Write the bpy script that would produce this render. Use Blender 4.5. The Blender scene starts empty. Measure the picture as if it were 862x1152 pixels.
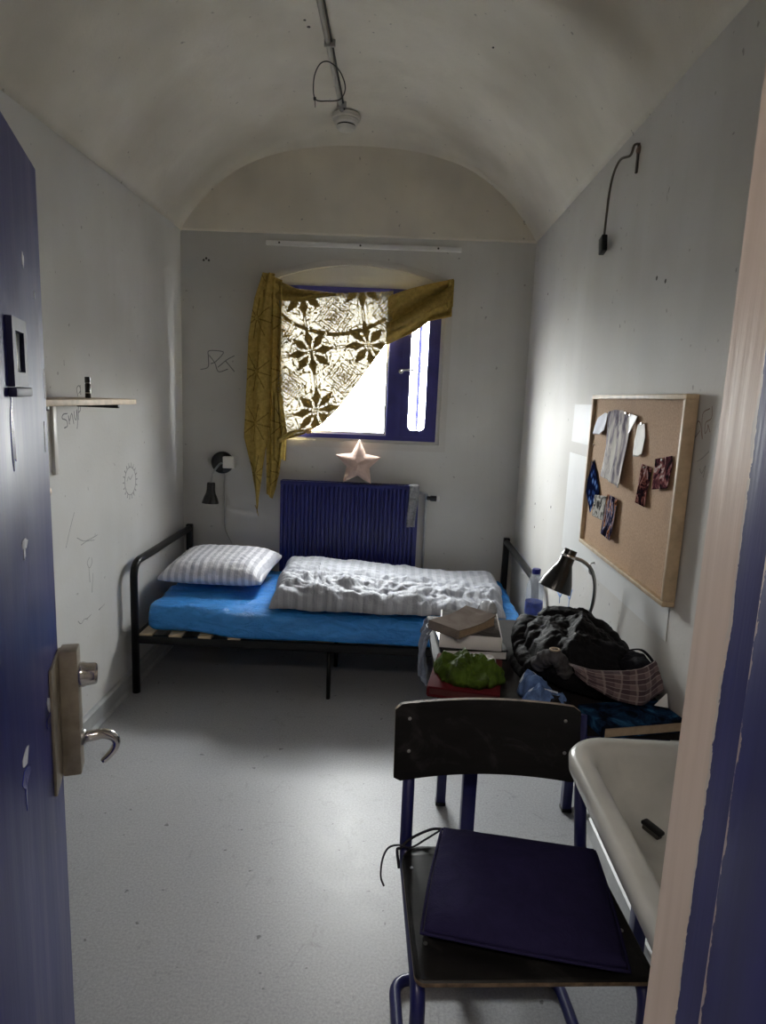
import bpy, bmesh, math, random
import numpy as np
from mathutils import Vector, Matrix, noise
random.seed(7)
PI = math.pi
scene = bpy.context.scene
COL = scene.collection

# ------------------------------------------------------------------ camera
F_PX, PITCH, YAW, ROLL = 739.3, -0.1724, -0.016, 0.0414
cam_d = bpy.data.cameras.new('camera'); cam = bpy.data.objects.new('camera', cam_d); COL.objects.link(cam)
cam_d.sensor_fit = 'HORIZONTAL'; cam_d.sensor_width = 36.0; cam_d.lens = F_PX / 862 * 36.0
cam_d.clip_start = 0.02; cam_d.clip_end = 200
_fw = Vector((math.sin(YAW)*math.cos(PITCH), math.cos(YAW)*math.cos(PITCH), math.sin(PITCH)))
_rt = Vector((math.cos(YAW), -math.sin(YAW), 0)); _up = _rt.cross(_fw)
_r2 = math.cos(ROLL)*_rt + math.sin(ROLL)*_up; _u2 = -math.sin(ROLL)*_rt + math.cos(ROLL)*_up
M = Matrix((( _r2.x, _u2.x, -_fw.x, 0), (_r2.y, _u2.y, -_fw.y, 0), (_r2.z, _u2.z, -_fw.z, 1.5), (0, 0, 0, 1)))
cam.matrix_world = M
scene.camera = cam

# ------------------------------------------------------------------ sky, light, exposure
world = bpy.data.worlds.new('overcast_sky'); scene.world = world; world.use_nodes = True
bg = world.node_tree.nodes['Background']
bg.inputs[0].default_value = (1.0, 0.985, 0.955, 1)
# overcast sky: luminance rises from the horizon to the zenith
SKY_ZENITH = 46.0
_nt = world.node_tree
_tc = _nt.nodes.new('ShaderNodeTexCoord'); _sx = _nt.nodes.new('ShaderNodeSeparateXYZ'); _nt.links.new(_tc.outputs['Generated'], _sx.inputs[0])
_mx = _nt.nodes.new('ShaderNodeMath'); _mx.operation = 'MAXIMUM'; _mx.inputs[1].default_value = 0.0; _nt.links.new(_sx.outputs['Z'], _mx.inputs[0])
_ma = _nt.nodes.new('ShaderNodeMath'); _ma.operation = 'MULTIPLY_ADD'; _ma.inputs[1].default_value = SKY_ZENITH*0.3; _ma.inputs[2].default_value = SKY_ZENITH*0.7
_nt.links.new(_mx.outputs[0], _ma.inputs[0]); _nt.links.new(_ma.outputs[0], bg.inputs[1])
pl = bpy.data.lights.new('window_portal', 'AREA'); pl.shape = 'RECTANGLE'; pl.size = 1.0; pl.size_y = 0.92
pl.cycles.is_portal = True
po = bpy.data.objects.new('window_portal', pl); COL.objects.link(po)
po.location = (-0.245, 4.06, 1.684); po.rotation_euler = (-PI/2, 0, 0)
scene.view_settings.view_transform = 'Standard'; scene.view_settings.look = 'None'
scene.view_settings.exposure = 1.65; scene.view_settings.gamma = 1.0
scene.view_settings.use_curve_mapping = False
scene.cycles.use_denoising = True
scene.cycles.max_bounces = 14; scene.cycles.diffuse_bounces = 10; scene.cycles.glossy_bounces = 4
scene.cycles.transparent_max_bounces = 16; scene.cycles.transmission_bounces = 8
scene.cycles.sample_clamp_indirect = 6.0
scene.cycles.caustics_reflective = False; scene.cycles.caustics_refractive = False

# ------------------------------------------------------------------ room numbers (metres)
A, B, D, S = 1.2944, 0.7482, 3.9684, 2.404     # left wall x=-A, right wall x=B, back wall y=D, springing z=S
CX = (B - A)/2; HW = (A + B)/2; RISE = 0.556
R_ARC = (HW*HW + RISE*RISE)/(2*RISE); ZC = S + RISE - R_ARC
YF = 0.62                                       # inner face of the front wall

# ------------------------------------------------------------------ materials
class NT:
    def __init__(s, name):
        s.m = bpy.data.materials.new(name); s.m.use_nodes = True
        s.t = s.m.node_tree; s.t.nodes.clear()
        s.out = s.t.nodes.new('ShaderNodeOutputMaterial')
    def n(s, typ, **k):
        nd = s.t.nodes.new('ShaderNode' + typ)
        for a, b in k.items(): setattr(nd, a, b)
        return nd
    def l(s, a, b): s.t.links.new(a, b)
    def coord(s, scale=(1,1,1), kind='Object'):
        tc = s.n('TexCoord'); mp = s.n('Mapping'); mp.inputs['Scale'].default_value = scale
        s.l(tc.outputs[kind], mp.inputs['Vector']); return mp.outputs['Vector']
    def noise(s, vec, scale, detail=4, rough=0.55, dist=0):
        nd = s.n('TexNoise'); nd.inputs['Scale'].default_value = scale; nd.inputs['Detail'].default_value = detail
        nd.inputs['Roughness'].default_value = rough; nd.inputs['Distortion'].default_value = dist
        s.l(vec, nd.inputs['Vector']); return nd.outputs['Fac']
    def ramp(s, fac, stops):
        r = s.n('ValToRGB'); e = r.color_ramp.elements
        while len(e) < len(stops): e.new(0.5)
        for el, (p, c) in zip(e, stops):
            el.position = p; el.color = (*c, 1) if not isinstance(c, (int, float)) else (c, c, c, 1)
        s.l(fac, r.inputs['Fac']); return r.outputs['Color']
    def mix(s, fac, a, b, mode='MIX'):
        m = s.n('Mix', data_type='RGBA', blend_type=mode)
        for sock, v in ((m.inputs[0], fac), (m.inputs[6], a), (m.inputs[7], b)):
            if hasattr(v, 'default_value') or hasattr(v, 'is_output'): s.l(v, sock)
            elif isinstance(v, (int, float)): sock.default_value = v
            else: sock.default_value = (*v, 1)
        return m.outputs[2]
    def math(s, op, a, b=0.0, c=None):
        m = s.n('Math', operation=op)
        for i, v in enumerate((a, b) if c is None else (a, b, c)):
            if hasattr(v, 'is_output'): s.l(v, m.inputs[i])
            else: m.inputs[i].default_value = v
        return m.outputs[0]
    def bsdf(s, color, rough=0.6, metal=0.0, bump=None, bstr=0.2, bdist=0.01, **k):
        b = s.n('BsdfPrincipled')
        def setv(nm, v):
            if hasattr(v, 'is_output'): s.l(v, b.inputs[nm])
            elif isinstance(v, (tuple, list)): b.inputs[nm].default_value = (*v, 1) if len(v) == 3 else v
            else: b.inputs[nm].default_value = v
        setv('Base Color', color); setv('Roughness', rough); setv('Metallic', metal)
        for a, v in k.items(): setv(a.replace('_', ' '), v)
        if bump is not None:
            bn = s.n('Bump'); bn.inputs['Strength'].default_value = bstr; bn.inputs['Distance'].default_value = bdist
            s.l(bump, bn.inputs['Height']); s.l(bn.outputs[0], b.inputs['Normal'])
        s.l(b.outputs[0], s.out.inputs[0]); return b

def simple(name, col, rough=0.5, metal=0.0, var=0.15, vs=12.0, bump=0.0, bs=60.0, bd=0.004, **k):
    t = NT(name); v = t.coord(); f = t.noise(v, vs, 5)
    dark = tuple(c*(1-var) for c in col); lite = tuple(min(1, c*(1+var)) for c in col)
    c = t.ramp(f, [(0.3, dark), (0.7, lite)])
    h = t.noise(v, bs, 4) if bump else None
    t.bsdf(c, rough, metal, bump=h, bstr=bump, bdist=bd, **k)
    return t.m

def wall_mat(name, base, dirt, warm, bump=0.25, scl=1.0):
    t = NT(name); v = t.coord()
    big = t.noise(v, 1.1*scl, 3, 0.5); mid = t.noise(v, 5*scl, 5, 0.6, 0.4); fine = t.noise(v, 55, 4, 0.6)
    c = t.ramp(big, [(0.3, dirt), (0.62, base)])
    c = t.mix(t.math('MULTIPLY', t.ramp(mid, [(0.35, 0.0), (0.75, 1.0)]), 0.35), c, warm)
    streak = t.noise(t.coord((9, 9, 0.8)), 1.0, 4)
    c = t.mix(t.math('MULTIPLY', t.ramp(streak, [(0.52, 0.0), (0.8, 1.0)]), 0.22), c, dirt)
    spots = t.noise(v, 38, 2, 0.4)
    c = t.mix(t.math('MULTIPLY', t.ramp(spots, [(0.73, 0.0), (0.78, 1.0)]), 0.5), c, (0.12, 0.11, 0.1))
    h = t.math('ADD', t.math('MULTIPLY', fine, 0.5), mid)
    t.bsdf(c, 0.72, bump=h, bstr=bump, bdist=0.012); return t.m

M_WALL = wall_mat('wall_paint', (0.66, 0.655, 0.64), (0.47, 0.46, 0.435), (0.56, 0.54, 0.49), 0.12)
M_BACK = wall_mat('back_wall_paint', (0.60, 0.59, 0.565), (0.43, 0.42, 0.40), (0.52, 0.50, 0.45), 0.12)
M_CEIL = wall_mat('ceiling_plaster', (0.74, 0.70, 0.62), (0.50, 0.465, 0.395), (0.60, 0.555, 0.465), 0.22, 1.4)

def floor_mat():
    t = NT('grey_linoleum'); v = t.coord()
    big = t.noise(v, 1.6, 4, 0.6); grain = t.noise(v, 140, 3, 0.7); mid = t.noise(v, 14, 5, 0.65)
    c = t.ramp(big, [(0.3, (0.325, 0.33, 0.345)), (0.7, (0.395, 0.40, 0.415))])
    c = t.mix(0.5, c, t.ramp(grain, [(0.3, (0.22, 0.225, 0.235)), (0.7, (0.52, 0.525, 0.54))]))
    sc = t.noise(v, 6, 6, 0.8, 2.5)
    c = t.mix(t.math('MULTIPLY', t.ramp(sc, [(0.58, 0.0), (0.68, 1.0)]), 0.45), c, (0.17, 0.17, 0.165))
    lt = t.noise(t.coord((1.0, 2.2, 1.0)), 9, 6, 0.85, 3.0)
    c = t.mix(t.math('MULTIPLY', t.ramp(lt, [(0.66, 0.0), (0.70, 1.0)]), 0.5), c, (0.55, 0.55, 0.56))
    sp = t.noise(v, 26, 2, 0.5)
    c = t.mix(t.math('MULTIPLY', t.ramp(sp, [(0.715, 0.0), (0.745, 1.0)]), 0.7), c, (0.06, 0.06, 0.06))
    r = t.ramp(mid, [(0.3, 0.40), (0.7, 0.45)])
    t.bsdf(c, r, bump=grain, bstr=0.10, bdist=0.003); return t.m
M_FLOOR = floor_mat()
M_TRIM = simple('grey_gloss_trim', (0.42, 0.43, 0.43), 0.35, var=0.12, vs=20, bump=0.1)
M_CASING = wall_mat('casing_paint', (0.54, 0.52, 0.49), (0.44, 0.42, 0.40), (0.5, 0.47, 0.42), 0.15)
M_BLUE = simple('blue_gloss_paint', (0.024, 0.026, 0.17), 0.32, var=0.25, vs=8, bump=0.08, bs=30)
M_BLUEWIN = simple('blue_window_paint', (0.03, 0.03, 0.17), 0.35, var=0.2, vs=10)
M_RAD = simple('blue_radiator_enamel', (0.011, 0.014, 0.12), 0.42, var=0.12, vs=6)
M_LEGBLUE = simple('blue_steel_tube', (0.010, 0.012, 0.085), 0.34, var=0.2, vs=15)
M_BLACK = simple('black_powder_coat', (0.006, 0.006, 0.007), 0.38, var=0.2, Specular_IOR_Level=0.3)
M_BLACKGL = simple('black_gloss_plastic', (0.012, 0.012, 0.013), 0.22, var=0.1)
M_CHROME = simple('worn_chrome', (0.62, 0.60, 0.58), 0.16, 1.0, var=0.1, vs=30)
M_STEEL = simple('dull_steel', (0.42, 0.42, 0.41), 0.35, 1.0, var=0.15, vs=25)
M_COPPER = simple('worn_brass_bolt', (0.45, 0.33, 0.24), 0.3, 1.0, var=0.2, vs=40)
M_LOCK = simple('tan_lock_enamel', (0.36, 0.32, 0.25), 0.45, 0.25, var=0.25, vs=30, bump=0.15, bs=80)
M_WHITEPL = simple('off_white_plastic', (0.62, 0.60, 0.55), 0.4, var=0.06)
M_PINE = simple('pale_pine', (0.52, 0.40, 0.26), 0.55, var=0.2, vs=25)
M_WHITE = simple('white_paper', (0.72, 0.72, 0.71), 0.7, var=0.06, vs=8)
M_INK = simple('dark_marker_ink', (0.16, 0.16, 0.17), 0.8, var=0.2, vs=50)
M_INKF = simple('faded_pencil', (0.34, 0.34, 0.33), 0.9, var=0.15, vs=60)
M_INKR = simple('brown_marker_ink', (0.24, 0.17, 0.14), 0.8, var=0.2, vs=50)
M_INKB = simple('blue_marker_ink', (0.16, 0.30, 0.62), 0.7, var=0.2, vs=50)
M_SINK = simple('stained_enamel', (0.44, 0.445, 0.42), 0.25, var=0.14, vs=7, bump=0.04, bs=15)
M_CORD = simple('grey_cord', (0.30, 0.29, 0.27), 0.6)
M_DKCORD = simple('dark_cable', (0.05, 0.045, 0.04), 0.6)

def door_mat():
    t = NT('scuffed_blue_door_paint'); v = t.coord()
    streak = t.noise(t.coord((14, 14, 0.9)), 1.0, 6, 0.7); big = t.noise(v, 3.0, 4)
    c = t.ramp(big, [(0.3, (0.014, 0.016, 0.12)), (0.7, (0.022, 0.026, 0.18))])
    c = t.mix(t.math('MULTIPLY', t.ramp(streak, [(0.5, 0.0), (0.8, 1.0)]), 0.30), c, (0.07, 0.07, 0.13))
    ch = t.noise(v, 22, 5, 0.75, 1.0)
    c = t.mix(t.ramp(ch, [(0.715, 0.0), (0.73, 1.0)]), c, (0.42, 0.42, 0.46))
    r = t.ramp(streak, [(0.3, 0.32), (0.75, 0.5)])
    t.bsdf(c, r, Specular_IOR_Level=0.18, bump=streak, bstr=0.25, bdist=0.004); return t.m
M_DOOR = door_mat()

def jamb_mat():
    # pinkish wall paint, overpainted in blue along the frame side, ragged edge
    t = NT('jamb_paint'); tc = t.n('TexCoord'); sep = t.n('SeparateXYZ'); t.l(tc.outputs['Object'], sep.inputs[0])
    v = t.coord((1, 1, 1)); vz = t.coord((30, 30, 7))
    rag = t.noise(vz, 1.0, 5, 0.7); fine = t.noise(v, 30, 4); st = t.noise(t.coord((40, 40, 2.2)), 1.0, 4)
    edge = t.math('SUBTRACT', sep.outputs['Y'], t.math('MULTIPLY', t.math('SUBTRACT', rag, 0.5), 0.022))
    isblue = t.math('LESS_THAN', edge, 0.557)
    rim = t.math('MULTIPLY', t.math('LESS_THAN', t.math('ABSOLUTE', t.math('SUBTRACT', edge, 0.558)), 0.0020), t.math('GREATER_THAN', fine, 0.47))
    pink = t.ramp(st, [(0.3, (0.60, 0.50, 0.43)), (0.7, (0.70, 0.60, 0.53))])
    blue = t.ramp(st, [(0.3, (0.020, 0.022, 0.115)), (0.7, (0.032, 0.034, 0.16))])
    c = t.mix(isblue, pink, blue); c = t.mix(rim, c, (0.55, 0.5, 0.46))
    t.bsdf(c, 0.42, bump=t.math('ADD', st, t.math('MULTIPLY', isblue, 0.4)), bstr=0.25, bdist=0.004); return t.m
M_JAMB = jamb_mat()
def chipped_frame_mat():
    t = NT('chipped_blue_frame'); tc = t.n('TexCoord'); sep = t.n('SeparateXYZ'); t.l(tc.outputs['Object'], sep.inputs[0])
    rag = t.noise(t.coord((40, 40, 16)), 1.0, 5, 0.75); st = t.noise(t.coord((30, 30, 2)), 1.0, 4)
    d = t.math('SUBTRACT', 0.4975, sep.outputs['Y'])
    chip = t.math('LESS_THAN', d, t.math('MULTIPLY', t.math('SUBTRACT', rag, 0.38), 0.026))
    c = t.mix(chip, t.ramp(st, [(0.3, (0.016, 0.017, 0.10)), (0.7, (0.026, 0.027, 0.15))]), (0.42, 0.34, 0.33))
    t.bsdf(c, 0.4, bump=st, bstr=0.2, bdist=0.003); return t.m
M_FRAME2 = chipped_frame_mat()

def stripe_mat(name, c0, c1, period, axis='X', rough=0.55):
    t = NT(name); tc = t.n('TexCoord'); sep = t.n('SeparateXYZ'); t.l(tc.outputs['Object'], sep.inputs[0])
    wob = t.noise(t.coord(), 5, 2)
    x = t.math('ADD', sep.outputs[axis], t.math('MULTIPLY', wob, 0.02))
    s = t.math('SINE', t.math('MULTIPLY', x, 2*PI/period))
    k = t.ramp(t.math('MULTIPLY_ADD', s, 0.5, 0.5), [(0.42, 0.0), (0.58, 1.0)])
    c = t.mix(k, c0, c1)
    cr = t.noise(t.coord((1, 1, 1)), 26, 5, 0.7, 1.5)
    t.bsdf(c, rough, bump=cr, bstr=0.45, bdist=0.012, Sheen_Weight=0.2); return t.m
M_STRIPE = stripe_mat('grey_satin_stripe', (0.30, 0.315, 0.355), (0.38, 0.395, 0.44), 0.048)
M_STRIPEP = stripe_mat('white_grey_pillow_stripe', (0.56, 0.57, 0.64), (0.84, 0.84, 0.90), 0.040)
def plastic_blue():
    t = NT('blue_plastic_mattress_cover'); v = t.coord()
    w = t.noise(t.coord((1.3, 3, 4)), 6, 5, 0.65, 1.2); f = t.noise(v, 22, 5, 0.7, 1.4)
    c = t.ramp(w, [(0.3, (0.025, 0.22, 0.66)), (0.7, (0.055, 0.36, 0.92))])
    t.bsdf(c, 0.26, bump=t.math('ADD', w, t.math('MULTIPLY', f, 0.5)), bstr=0.7, bdist=0.03, Coat_Weight=0.15); return t.m
M_MATT = plastic_blue()

def cloth(name, col, rough=0.85, var=0.25, weave=220, cre=18, **k):
    t = NT(name); v = t.coord()
    f = t.noise(v, cre, 6, 0.7, 1.0); w = t.noise(v, weave, 2)
    c = t.ramp(f, [(0.3, tuple(x*(1-var) for x in col)), (0.7, tuple(min(1, x*(1+var)) for x in col))])
    t.bsdf(c, rough, bump=t.math('ADD', f, t.math('MULTIPLY', w, 0.15)), bstr=0.5, bdist=0.012, Specular_IOR_Level=0.1, **k); return t.m
M_JACKET = cloth('black_jacket_cloth', (0.006, 0.006, 0.0075), 0.6, 0.4)
M_PACK = cloth('near_black_nylon', (0.008, 0.008, 0.012), 0.7, 0.3)
M_GREYC = cloth('grey_knit', (0.06, 0.058, 0.062), 0.9, 0.6)
M_GREEN = cloth('olive_green_cloth', (0.055, 0.095, 0.012), 0.5, 0.6)
M_DENIM = cloth('steel_blue_cloth', (0.085, 0.145, 0.30), 0.75, 0.5)
M_NAVY = cloth('navy_cushion_cloth', (0.020, 0.017, 0.058), 0.9, 0.15, 400)
M_BAGGREY = cloth('pale_grey_blue_bag', (0.20, 0.23, 0.30), 0.5, 0.4)
M_STAR = cloth('blush_pink_cotton', (0.58, 0.42, 0.35), 0.85, 0.12)
M_RED = simple('dark_red_card', (0.10, 0.010, 0.014), 0.8, var=0.25, Specular_IOR_Level=0.15)
def plaid_mat():
    t = NT('plaid_flannel'); v = t.coord(); sep = t.n('SeparateXYZ'); tc = t.n('TexCoord'); t.l(tc.outputs['UV'], sep.inputs[0])
    def band(ax, per, lo, hi, ph=0.0):
        s = t.math('SINE', t.math('MULTIPLY_ADD', sep.outputs[ax], 2*PI/per, ph)); return t.ramp(t.math('MULTIPLY_ADD', s, 0.5, 0.5), [(lo, 0.0), (hi, 1.0)])
    c = t.mix(t.math('MULTIPLY', band(0, 0.17, .45, .6), 0.7), (0.13, 0.09, 0.09), (0.045, 0.025, 0.035))
    c = t.mix(t.math('MULTIPLY', band(1, 0.30, .45, .6), 0.7), c, (0.04, 0.022, 0.03))
    c = t.mix(t.math('MULTIPLY', band(1, 0.15, .93, .97, 1.0), 0.7), c, (0.26, 0.22, 0.21))
    c = t.mix(t.math('MULTIPLY', band(0, 0.17, .94, .98, 2.0), 0.6), c, (0.22, 0.18, 0.17))
    t.bsdf(c, 0.9, bump=t.noise(v, 30, 4), bstr=0.3, bdist=0.008); return t.m
M_PLAID = plaid_mat()
def ply_mat():
    t = NT('black_stained_plywood'); v = t.coord(); f = t.noise(t.coord((2, 9, 9)), 4, 5, 0.7); w = t.noise(v, 9, 5, 0.7, 1.2)
    c = t.ramp(f, [(0.3, (0.005, 0.0048, 0.005)), (0.7, (0.010, 0.0095, 0.0095))])
    c = t.mix(t.math('MULTIPLY', t.ramp(w, [(0.56, 0.0), (0.72, 1.0)]), 0.2), c, (0.10, 0.10, 0.10))
    t.bsdf(c, t.ramp(w, [(0.3, 0.3), (0.7, 0.5)]), Specular_IOR_Level=0.22, bump=f, bstr=0.06, bdist=0.003); return t.m
M_PLY = ply_mat()
M_PLYEDGE = simple('worn_ply_edge', (0.13, 0.09, 0.055), 0.6, var=0.6, vs=60)
def cork_mat():
    t = NT('cork'); v = t.coord(); a = t.noise(v, 160, 4, 0.7); b = t.noise(v, 4, 5, 0.6)
    c = t.ramp(a, [(0.3, (0.36, 0.22, 0.125)), (0.7, (0.52, 0.345, 0.21))])
    c = t.mix(t.math('MULTIPLY', t.ramp(b, [(0.55, 0.0), (0.75, 1.0)]), 0.35), c, (0.17, 0.10, 0.06))
    t.bsdf(c, 0.85, bump=a, bstr=0.3, bdist=0.002); return t.m
M_CORK = cork_mat()
def photo_mat(name, stops, scale=14, dist=1.0, rough=0.55, stretch=(1, 1, 1)):
    t = NT(name); f = t.noise(t.coord(stretch), scale, 4, 0.6, dist)
    t.bsdf(t.ramp(f, stops), max(rough, 0.5), Specular_IOR_Level=0.0); return t.m
def glass_mat(name, tint=(1, 1, 1), refl=0.06, rough=0.02):
    t = NT(name); tr = t.n('BsdfTransparent'); tr.inputs[0].default_value = (*tint, 1)
    gl = t.n('BsdfGlossy'); gl.inputs['Roughness'].default_value = rough
    fr = t.n('Fresnel'); ge = t.n('NewGeometry')
    t.l(t.math('MULTIPLY_ADD', ge.outputs['Backfacing'], 1/1.45 - 1.45, 1.45), fr.inputs[0])   # same reflectance from either side
    mx = t.n('MixShader'); t.l(fr.outputs[0], mx.inputs[0]); t.l(tr.outputs[0], mx.inputs[1]); t.l(gl.outputs[0], mx.inputs[2])
    t.l(mx.outputs[0], t.out.inputs[0]); return t.m
M_GLASS = glass_mat('window_glass', (0.93, 0.95, 0.96))
def pet_mat(name, tint, col, w):
    m = glass_mat(name, tint, rough=0.08); t = m.node_tree; o_ = [n for n in t.nodes if n.type == 'OUTPUT_MATERIAL'][0]
    src = o_.inputs[0].links[0].from_socket; tl_ = t.nodes.new('ShaderNodeBsdfTranslucent'); df = t.nodes.new('ShaderNodeBsdfDiffuse')
    for n in (tl_, df): n.inputs[0].default_value = (*col, 1)
    a_ = t.nodes.new('ShaderNodeMixShader'); a_.inputs[0].default_value = 0.5; b_ = t.nodes.new('ShaderNodeMixShader'); b_.inputs[0].default_value = w
    t.links.new(tl_.outputs[0], a_.inputs[1]); t.links.new(df.outputs[0], a_.inputs[2]); t.links.new(src, b_.inputs[1]); t.links.new(a_.outputs[0], b_.inputs[2]); t.links.new(b_.outputs[0], o_.inputs[0])
    return m
M_PET = pet_mat('clear_bottle_plastic', (0.90, 0.92, 0.95), (0.75, 0.8, 0.9), 0.14)
M_PETBLUE = pet_mat('blue_tinted_water', (0.65, 0.75, 1.0), (0.45, 0.6, 1.0), 0.5)
def film_mat():
    t = NT('clear_plastic_film'); tr = t.n('BsdfTransparent'); tr.inputs[0].default_value = (0.8, 0.8, 0.8, 1)
    b = t.n('BsdfPrincipled'); b.inputs['Base Color'].default_value = (0.4, 0.4, 0.4, 1); b.inputs['Roughness'].default_value = 0.15
    mx = t.n('MixShader'); mx.inputs[0].default_value = 0.35; t.l(tr.outputs[0], mx.inputs[1]); t.l(b.outputs[0], mx.inputs[2])
    t.l(mx.outputs[0], t.out.inputs[0]); return t.m
M_FILM = film_mat()
def fabric_thin(name, front, trans_col, w_trans, w_clear):
    t = NT(name); v = t.coord(); f = t.noise(v, 45, 4, 0.65)
    di = t.n('BsdfDiffuse'); t.l(t.ramp(f, [(0.3, tuple(c*0.7 for c in front)), (0.7, tuple(min(1, c*1.25) for c in front))]), di.inputs[0])
    tl = t.n('BsdfTranslucent'); tl.inputs[0].default_value = (*trans_col, 1)
    m1 = t.n('MixShader'); m1.inputs[0].default_value = w_trans; t.l(di.outputs[0], m1.inputs[1]); t.l(tl.outputs[0], m1.inputs[2])
    tr = t.n('BsdfTransparent')
    m2 = t.n('MixShader'); m2.inputs[0].default_value = w_clear; t.l(m1.outputs[0], m2.inputs[1]); t.l(tr.outputs[0], m2.inputs[2])
    t.l(m2.outputs[0], t.out.inputs[0]); return t.m
M_LACE_NET = fabric_thin('mustard_lace_net', (0.40, 0.28, 0.08), (0.60, 0.45, 0.20), 0.020, 0.0)
M_LACE_DENSE = fabric_thin('mustard_lace_dense', (0.27, 0.185, 0.05), (0.60, 0.40, 0.16), 0.020, 0.0)
M_LACE_FALL = fabric_thin('mustard_lace_folded', (0.42, 0.30, 0.085), (0.75, 0.50, 0.06), 0.05, 0.0)
M_LACE_LINE = fabric_thin('mustard_lace_openwork', (0.20, 0.135, 0.035), (0.60, 0.40, 0.06), 0.05, 0.0)

# ------------------------------------------------------------------ mesh helpers
def mesh_obj(name, verts, faces, mat, parent=None, smooth=False, mats=None, fm=None):
    me = bpy.data.meshes.new(name); me.from_pydata([tuple(v) for v in verts], [], faces)
    for m in (mats or [mat]): me.materials.append(m)
    if fm is not None: me.polygons.foreach_set('material_index', fm)
    if smooth: me.polygons.foreach_set('use_smooth', [True]*len(me.polygons))
    me.update(); o = bpy.data.objects.new(name, me); COL.objects.link(o)
    if parent is not None: o.parent = parent
    return o
def bm_obj(name, bm, mat, parent=None, smooth=False):
    bmesh.ops.recalc_face_normals(bm, faces=bm.faces)
    me = bpy.data.meshes.new(name); bm.to_mesh(me); bm.free(); me.materials.append(mat)
    if smooth:
        me.polygons.foreach_set('use_smooth', [True]*len(me.polygons))
        me.set_sharp_from_angle(angle=math.radians(40))
    o = bpy.data.objects.new(name, me); COL.objects.link(o)
    if parent is not None: o.parent = parent
    return o
def bm_box(bm, lo, hi, bev=0.0, seg=2, mat=None):
    vs = [bm.verts.new((x, y, z)) for x in (lo[0], hi[0]) for y in (lo[1], hi[1]) for z in (lo[2], hi[2])]
    fs = [(0,1,3,2), (4,6,7,5), (0,4,5,1), (2,3,7,6), (0,2,6,4), (1,5,7,3)]
    ff = [bm.faces.new([vs[i] for i in f]) for f in fs]
    if mat is not None: bmesh.ops.transform(bm, matrix=mat, verts=vs)
    if bev > 0:
        es = list({e for f in ff for e in f.edges})
        bmesh.ops.bevel(bm, geom=es, offset=bev, segments=seg, affect='EDGES', profile=0.5)
def box(name, lo, hi, mat, parent=None, bev=0.003, seg=2, m=None, smooth=True):
    bm = bmesh.new(); bm_box(bm, lo, hi, bev, seg, m); return bm_obj(name, bm, mat, parent, smooth)
def catmull(pts, n=8, closed=False):
    P = [Vector(p) for p in pts]
    if len(P) < 3 and not closed: return P
    out = []; N = len(P)
    rng = range(N if closed else N-1)
    for i in rng:
        p0 = P[(i-1) % N] if (closed or i > 0) else P[0]*2 - P[1]
        p1, p2 = P[i], P[(i+1) % N]
        p3 = P[(i+2) % N] if (closed or i+2 < N) else P[-1]*2 - P[-2]
        for k in range(n):
            t = k/n
            out.append(0.5*((2*p1) + (p2-p0)*t + (2*p0-5*p1+4*p2-p3)*t*t + (3*p1-p0-3*p2+p3)*t**3))
    if not closed: out.append(P[-1])
    return out
def fillet(pts, r, n=6):
    """polyline with rounded corners (radius r)"""
    P = [Vector(p) for p in pts]; out = [P[0]]
    for i in range(1, len(P)-1):
        a = (P[i-1]-P[i]); b = (P[i+1]-P[i]); la, lb = a.length, b.length; a.normalize(); b.normalize()
        ang = a.angle(b); d = min(r/math.tan(ang/2), la*0.49, lb*0.49)
        s, e = P[i]+a*d, P[i]+b*d
        for k in range(n+1):
            t = k/n; out.append((1-t)**2*s + 2*(1-t)*t*P[i] + t*t*e)
    out.append(P[-1]); return out
def tube_geo(path, rad, seg=10, closed=False, flat=1.0):
    P = [Vector(p) for p in path]; N = len(P); verts = []; faces = []
    tang = []
    for i in range(N):
        a = P[(i-1) % N] if (closed or i > 0) else P[i]; b = P[(i+1) % N] if (closed or i < N-1) else P[i]
        t = (b-a); tang.append(t.normalized() if t.length > 1e-9 else Vector((0,0,1)))
    ref = Vector((0,0,1)) if abs(tang[0].z) < 0.9 else Vector((1,0,0))
    nrm = (ref - tang[0]*ref.dot(tang[0])).normalized()
    for i in range(N):
        nrm = (nrm - tang[i]*nrm.dot(tang[i])).normalized(); bi = tang[i].cross(nrm)
        r = rad(i/(N-1)) if callable(rad) else rad
        for k in range(seg):
            a = 2*PI*k/seg; verts.append(P[i] + nrm*math.cos(a)*r*flat + bi*math.sin(a)*r)
    M_ = N if closed else N-1
    for i in range(M_):
        j = (i+1) % N
        for k in range(seg):
            k2 = (k+1) % seg; faces.append((i*seg+k, i*seg+k2, j*seg+k2, j*seg+k))
    if not closed:
        faces.append(tuple(range(seg))[::-1]); faces.append(tuple((N-1)*seg+k for k in range(seg)))
    return verts, faces
def tube(name, path, rad, mat, parent=None, seg=10, closed=False, flat=1.0):
    v, f = tube_geo(path, rad, seg, closed, flat); return mesh_obj(name, v, f, mat, parent, True)
def lathe(name, prof, mat, parent=None, loc=(0,0,0), axis=(0,0,1), seg=28, caps=True):
    """prof: (radius, height) list revolved round axis"""
    q = Vector((0,0,1)).rotation_difference(Vector(axis).normalized()); L = Vector(loc); verts = []; faces = []
    for r, h in prof:
        for k in range(seg):
            a = 2*PI*k/seg; verts.append(L + q @ Vector((r*math.cos(a), r*math.sin(a), h)))
    n = len(prof)
    for i in range(n-1):
        for k in range(seg):
            k2 = (k+1) % seg; faces.append((i*seg+k, i*seg+k2, (i+1)*seg+k2, (i+1)*seg+k))
    if caps:
        faces.append(tuple(range(seg))[::-1]); faces.append(tuple((n-1)*seg+k for k in range(seg)))
    o = mesh_obj(name, verts, faces, mat, parent, True); o.data.set_sharp_from_angle(angle=math.radians(35)); return o
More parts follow.
